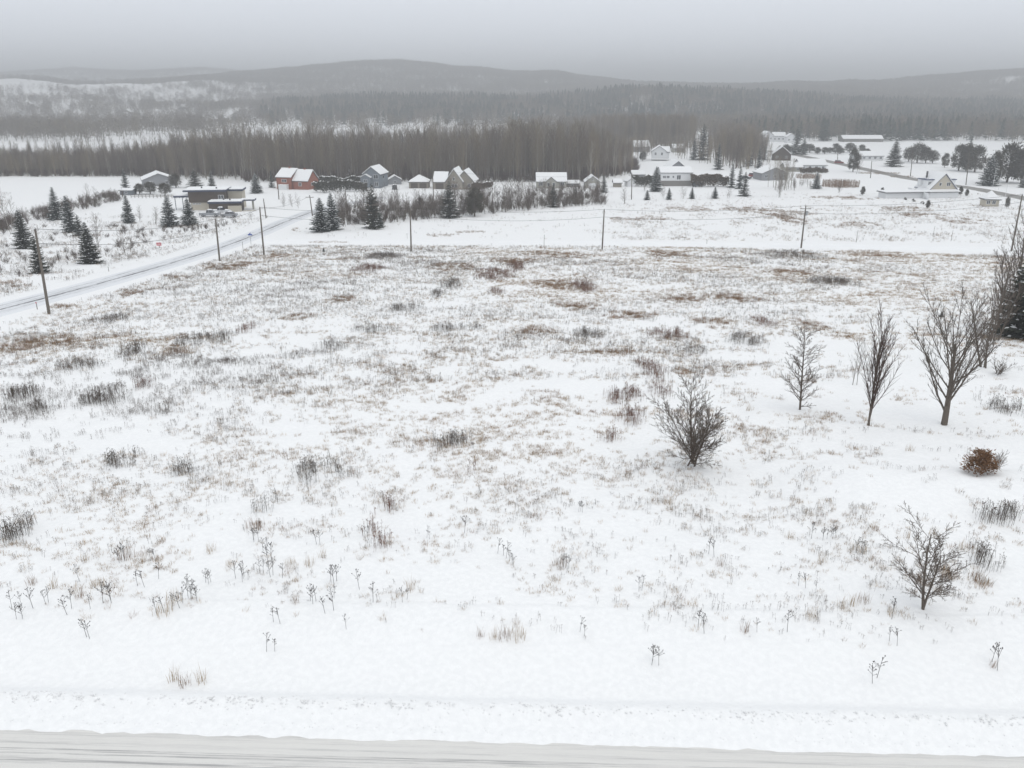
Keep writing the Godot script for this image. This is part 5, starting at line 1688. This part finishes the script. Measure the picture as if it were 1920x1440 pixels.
	for k in 2:
		scatter("dry_grass", "straw-coloured dry grass sticking out of the snow", "grass", grass[k], M.tinted, gx[k], gc[k])
		scatter("weed_stalks", "dark dead weed stalks scattered through the snowy field", "weeds", weedm[k], M.tinted, wx[k], wc[k])
	# single weeds and tussocks of the foreground
	var wv := []
	for i in 5: wv.append(weed_mesh(1100 + i, 1 + i % 3, 0.85, 10, 0.022, 0.10 + 0.05 * i, 0.0095))
	for q in [[228, 1052], [284, 1052], [297, 1086], [357, 1104], [321, 1140], [340, 1138], [352, 1122], [363, 1126], [389, 1093], [296, 1150], [441, 1084], [459, 1084], [507, 1060], [509, 1078], [488, 1076], [529, 1084], [481, 1014], [494, 1034], [600, 1020], [614, 1150], [627, 1094], [462, 1088], [622, 1124], [585, 1128], [515, 1168], [170, 1195], [23, 1140], [42, 1135], [62, 1140], [36, 1160], [88, 1130], [130, 1150], [175, 1140], [200, 1130], [512, 1220], [685, 1010], [675, 1105], [760, 1125], [955, 1050], [942, 1040], [965, 1062], [1095, 1190], [1520, 1010], [1545, 1012], [1560, 1008], [1500, 1100], [1525, 1112], [1610, 1038], [1665, 1158], [1480, 1190], [1670, 1205], [1860, 1245], [650, 1180], [700, 1130], [805, 1010], [870, 1000], [1060, 1065], [1200, 1110], [1310, 1180], [1420, 1185], [1640, 1280], [1230, 1245], [1090, 960], [1330, 1040], [150, 1090], [260, 1100]]:
		rng.seed = q[0] * 7 + q[1]
		var s := rng.randf_range(0.6, 1.1)
		plant([["stalk", wv[rng.randi() % 5], M.weed]], "dead_weed", "dark dead weed with seed heads, %s foreground, %s" % [fifth(q[0]), "close to the road bank" if q[1] > 1130 else "farther into the field"], "weed", at(q[0], q[1]), rng.randf() * TAU, s, s, "single dead weeds in the foreground")
	var gv := []
	for i in 4: gv.append(tuft_mesh(1200 + i, 22 + 8 * i, 0.6, 0.16 + 0.06 * i, 0.0055, 0.3, [W, V]))
	for q in [[325, 1128], [305, 1150], [185, 1098], [100, 1102], [345, 1285], [380, 1280], [325, 1275], [1600, 1135], [1580, 1140], [1520, 1158], [1620, 1128], [1405, 770], [1830, 1085], [1775, 1080], [1725, 1090], [1805, 1030], [1615, 1035], [1540, 1055], [1480, 1010], [1395, 1185], [1050, 1060], [770, 1108], [240, 1045], [160, 1052], [395, 1035], [580, 1060], [545, 1058], [430, 1060], [605, 1045], [900, 1195], [925, 1198], [945, 1195], [970, 1195], [555, 1130], [480, 990], [1700, 1010], [1750, 1005], [1255, 945], [1670, 1150], [1705, 845], [1860, 1250], [1350, 1060], [150, 1120], [60, 1095]]:
		rng.seed = q[0] * 5 + q[1]
		var s := rng.randf_range(0.7, 1.2)
		plant([["blades", gv[rng.randi() % 4], M.straw if q[0] % 3 > 0 else M.rust]], "grass_tussock", "tuft of dry %s grass, %s foreground, %s" % ["straw-coloured" if q[0] % 3 > 0 else "rusty", fifth(q[0]), "close to the road bank" if q[1] > 1130 else "farther into the field"], "grass", at(q[0], q[1]), rng.randf() * TAU, s, s, "grass tussocks in the foreground")
	# crumbs of ploughed snow along the windrow
	rng.seed = 91
	var lump := begin()
	for i in 5:
		var c := Vector3(rng.randf_range(-1, 1), rng.randf_range(0, 0.4), rng.randf_range(-1, 1)) * 0.06
		blob(lump, c, rng.randf_range(0.03, 0.075))
	var lm := done(lump)
	var lx := []
	for i in 3600:
		var x := rng.randf_range(-32.0, 32.0)
		var s := 1.05 + rng.randfn() * 0.16 + nz.get_noise_2d(x * 2.0, 40.0) * 0.12
		if nz2.get_noise_2d(x * 1.4, 9.0) < -0.2 and rng.randf() < 0.7: continue
		var k := rng.randf_range(0.12, 0.5)
		lx.append(stand(x, -(edge_d(x) + s), rng.randf() * TAU, k, k * 0.8, 0.01))
	for i in 500:
		var x := rng.randf_range(-32.0, 32.0)
		var k := rng.randf_range(0.1, 0.3)
		lx.append(stand(x, -(edge_d(x) + absf(rng.randfn()) * 0.2 + 0.02), rng.randf() * TAU, k, k * 0.6, 0.0))
	scatter("ploughed_snow_crumbs", "crumbs of ploughed snow along the edge of the main road", "snow", lm, M.crumb, lx)
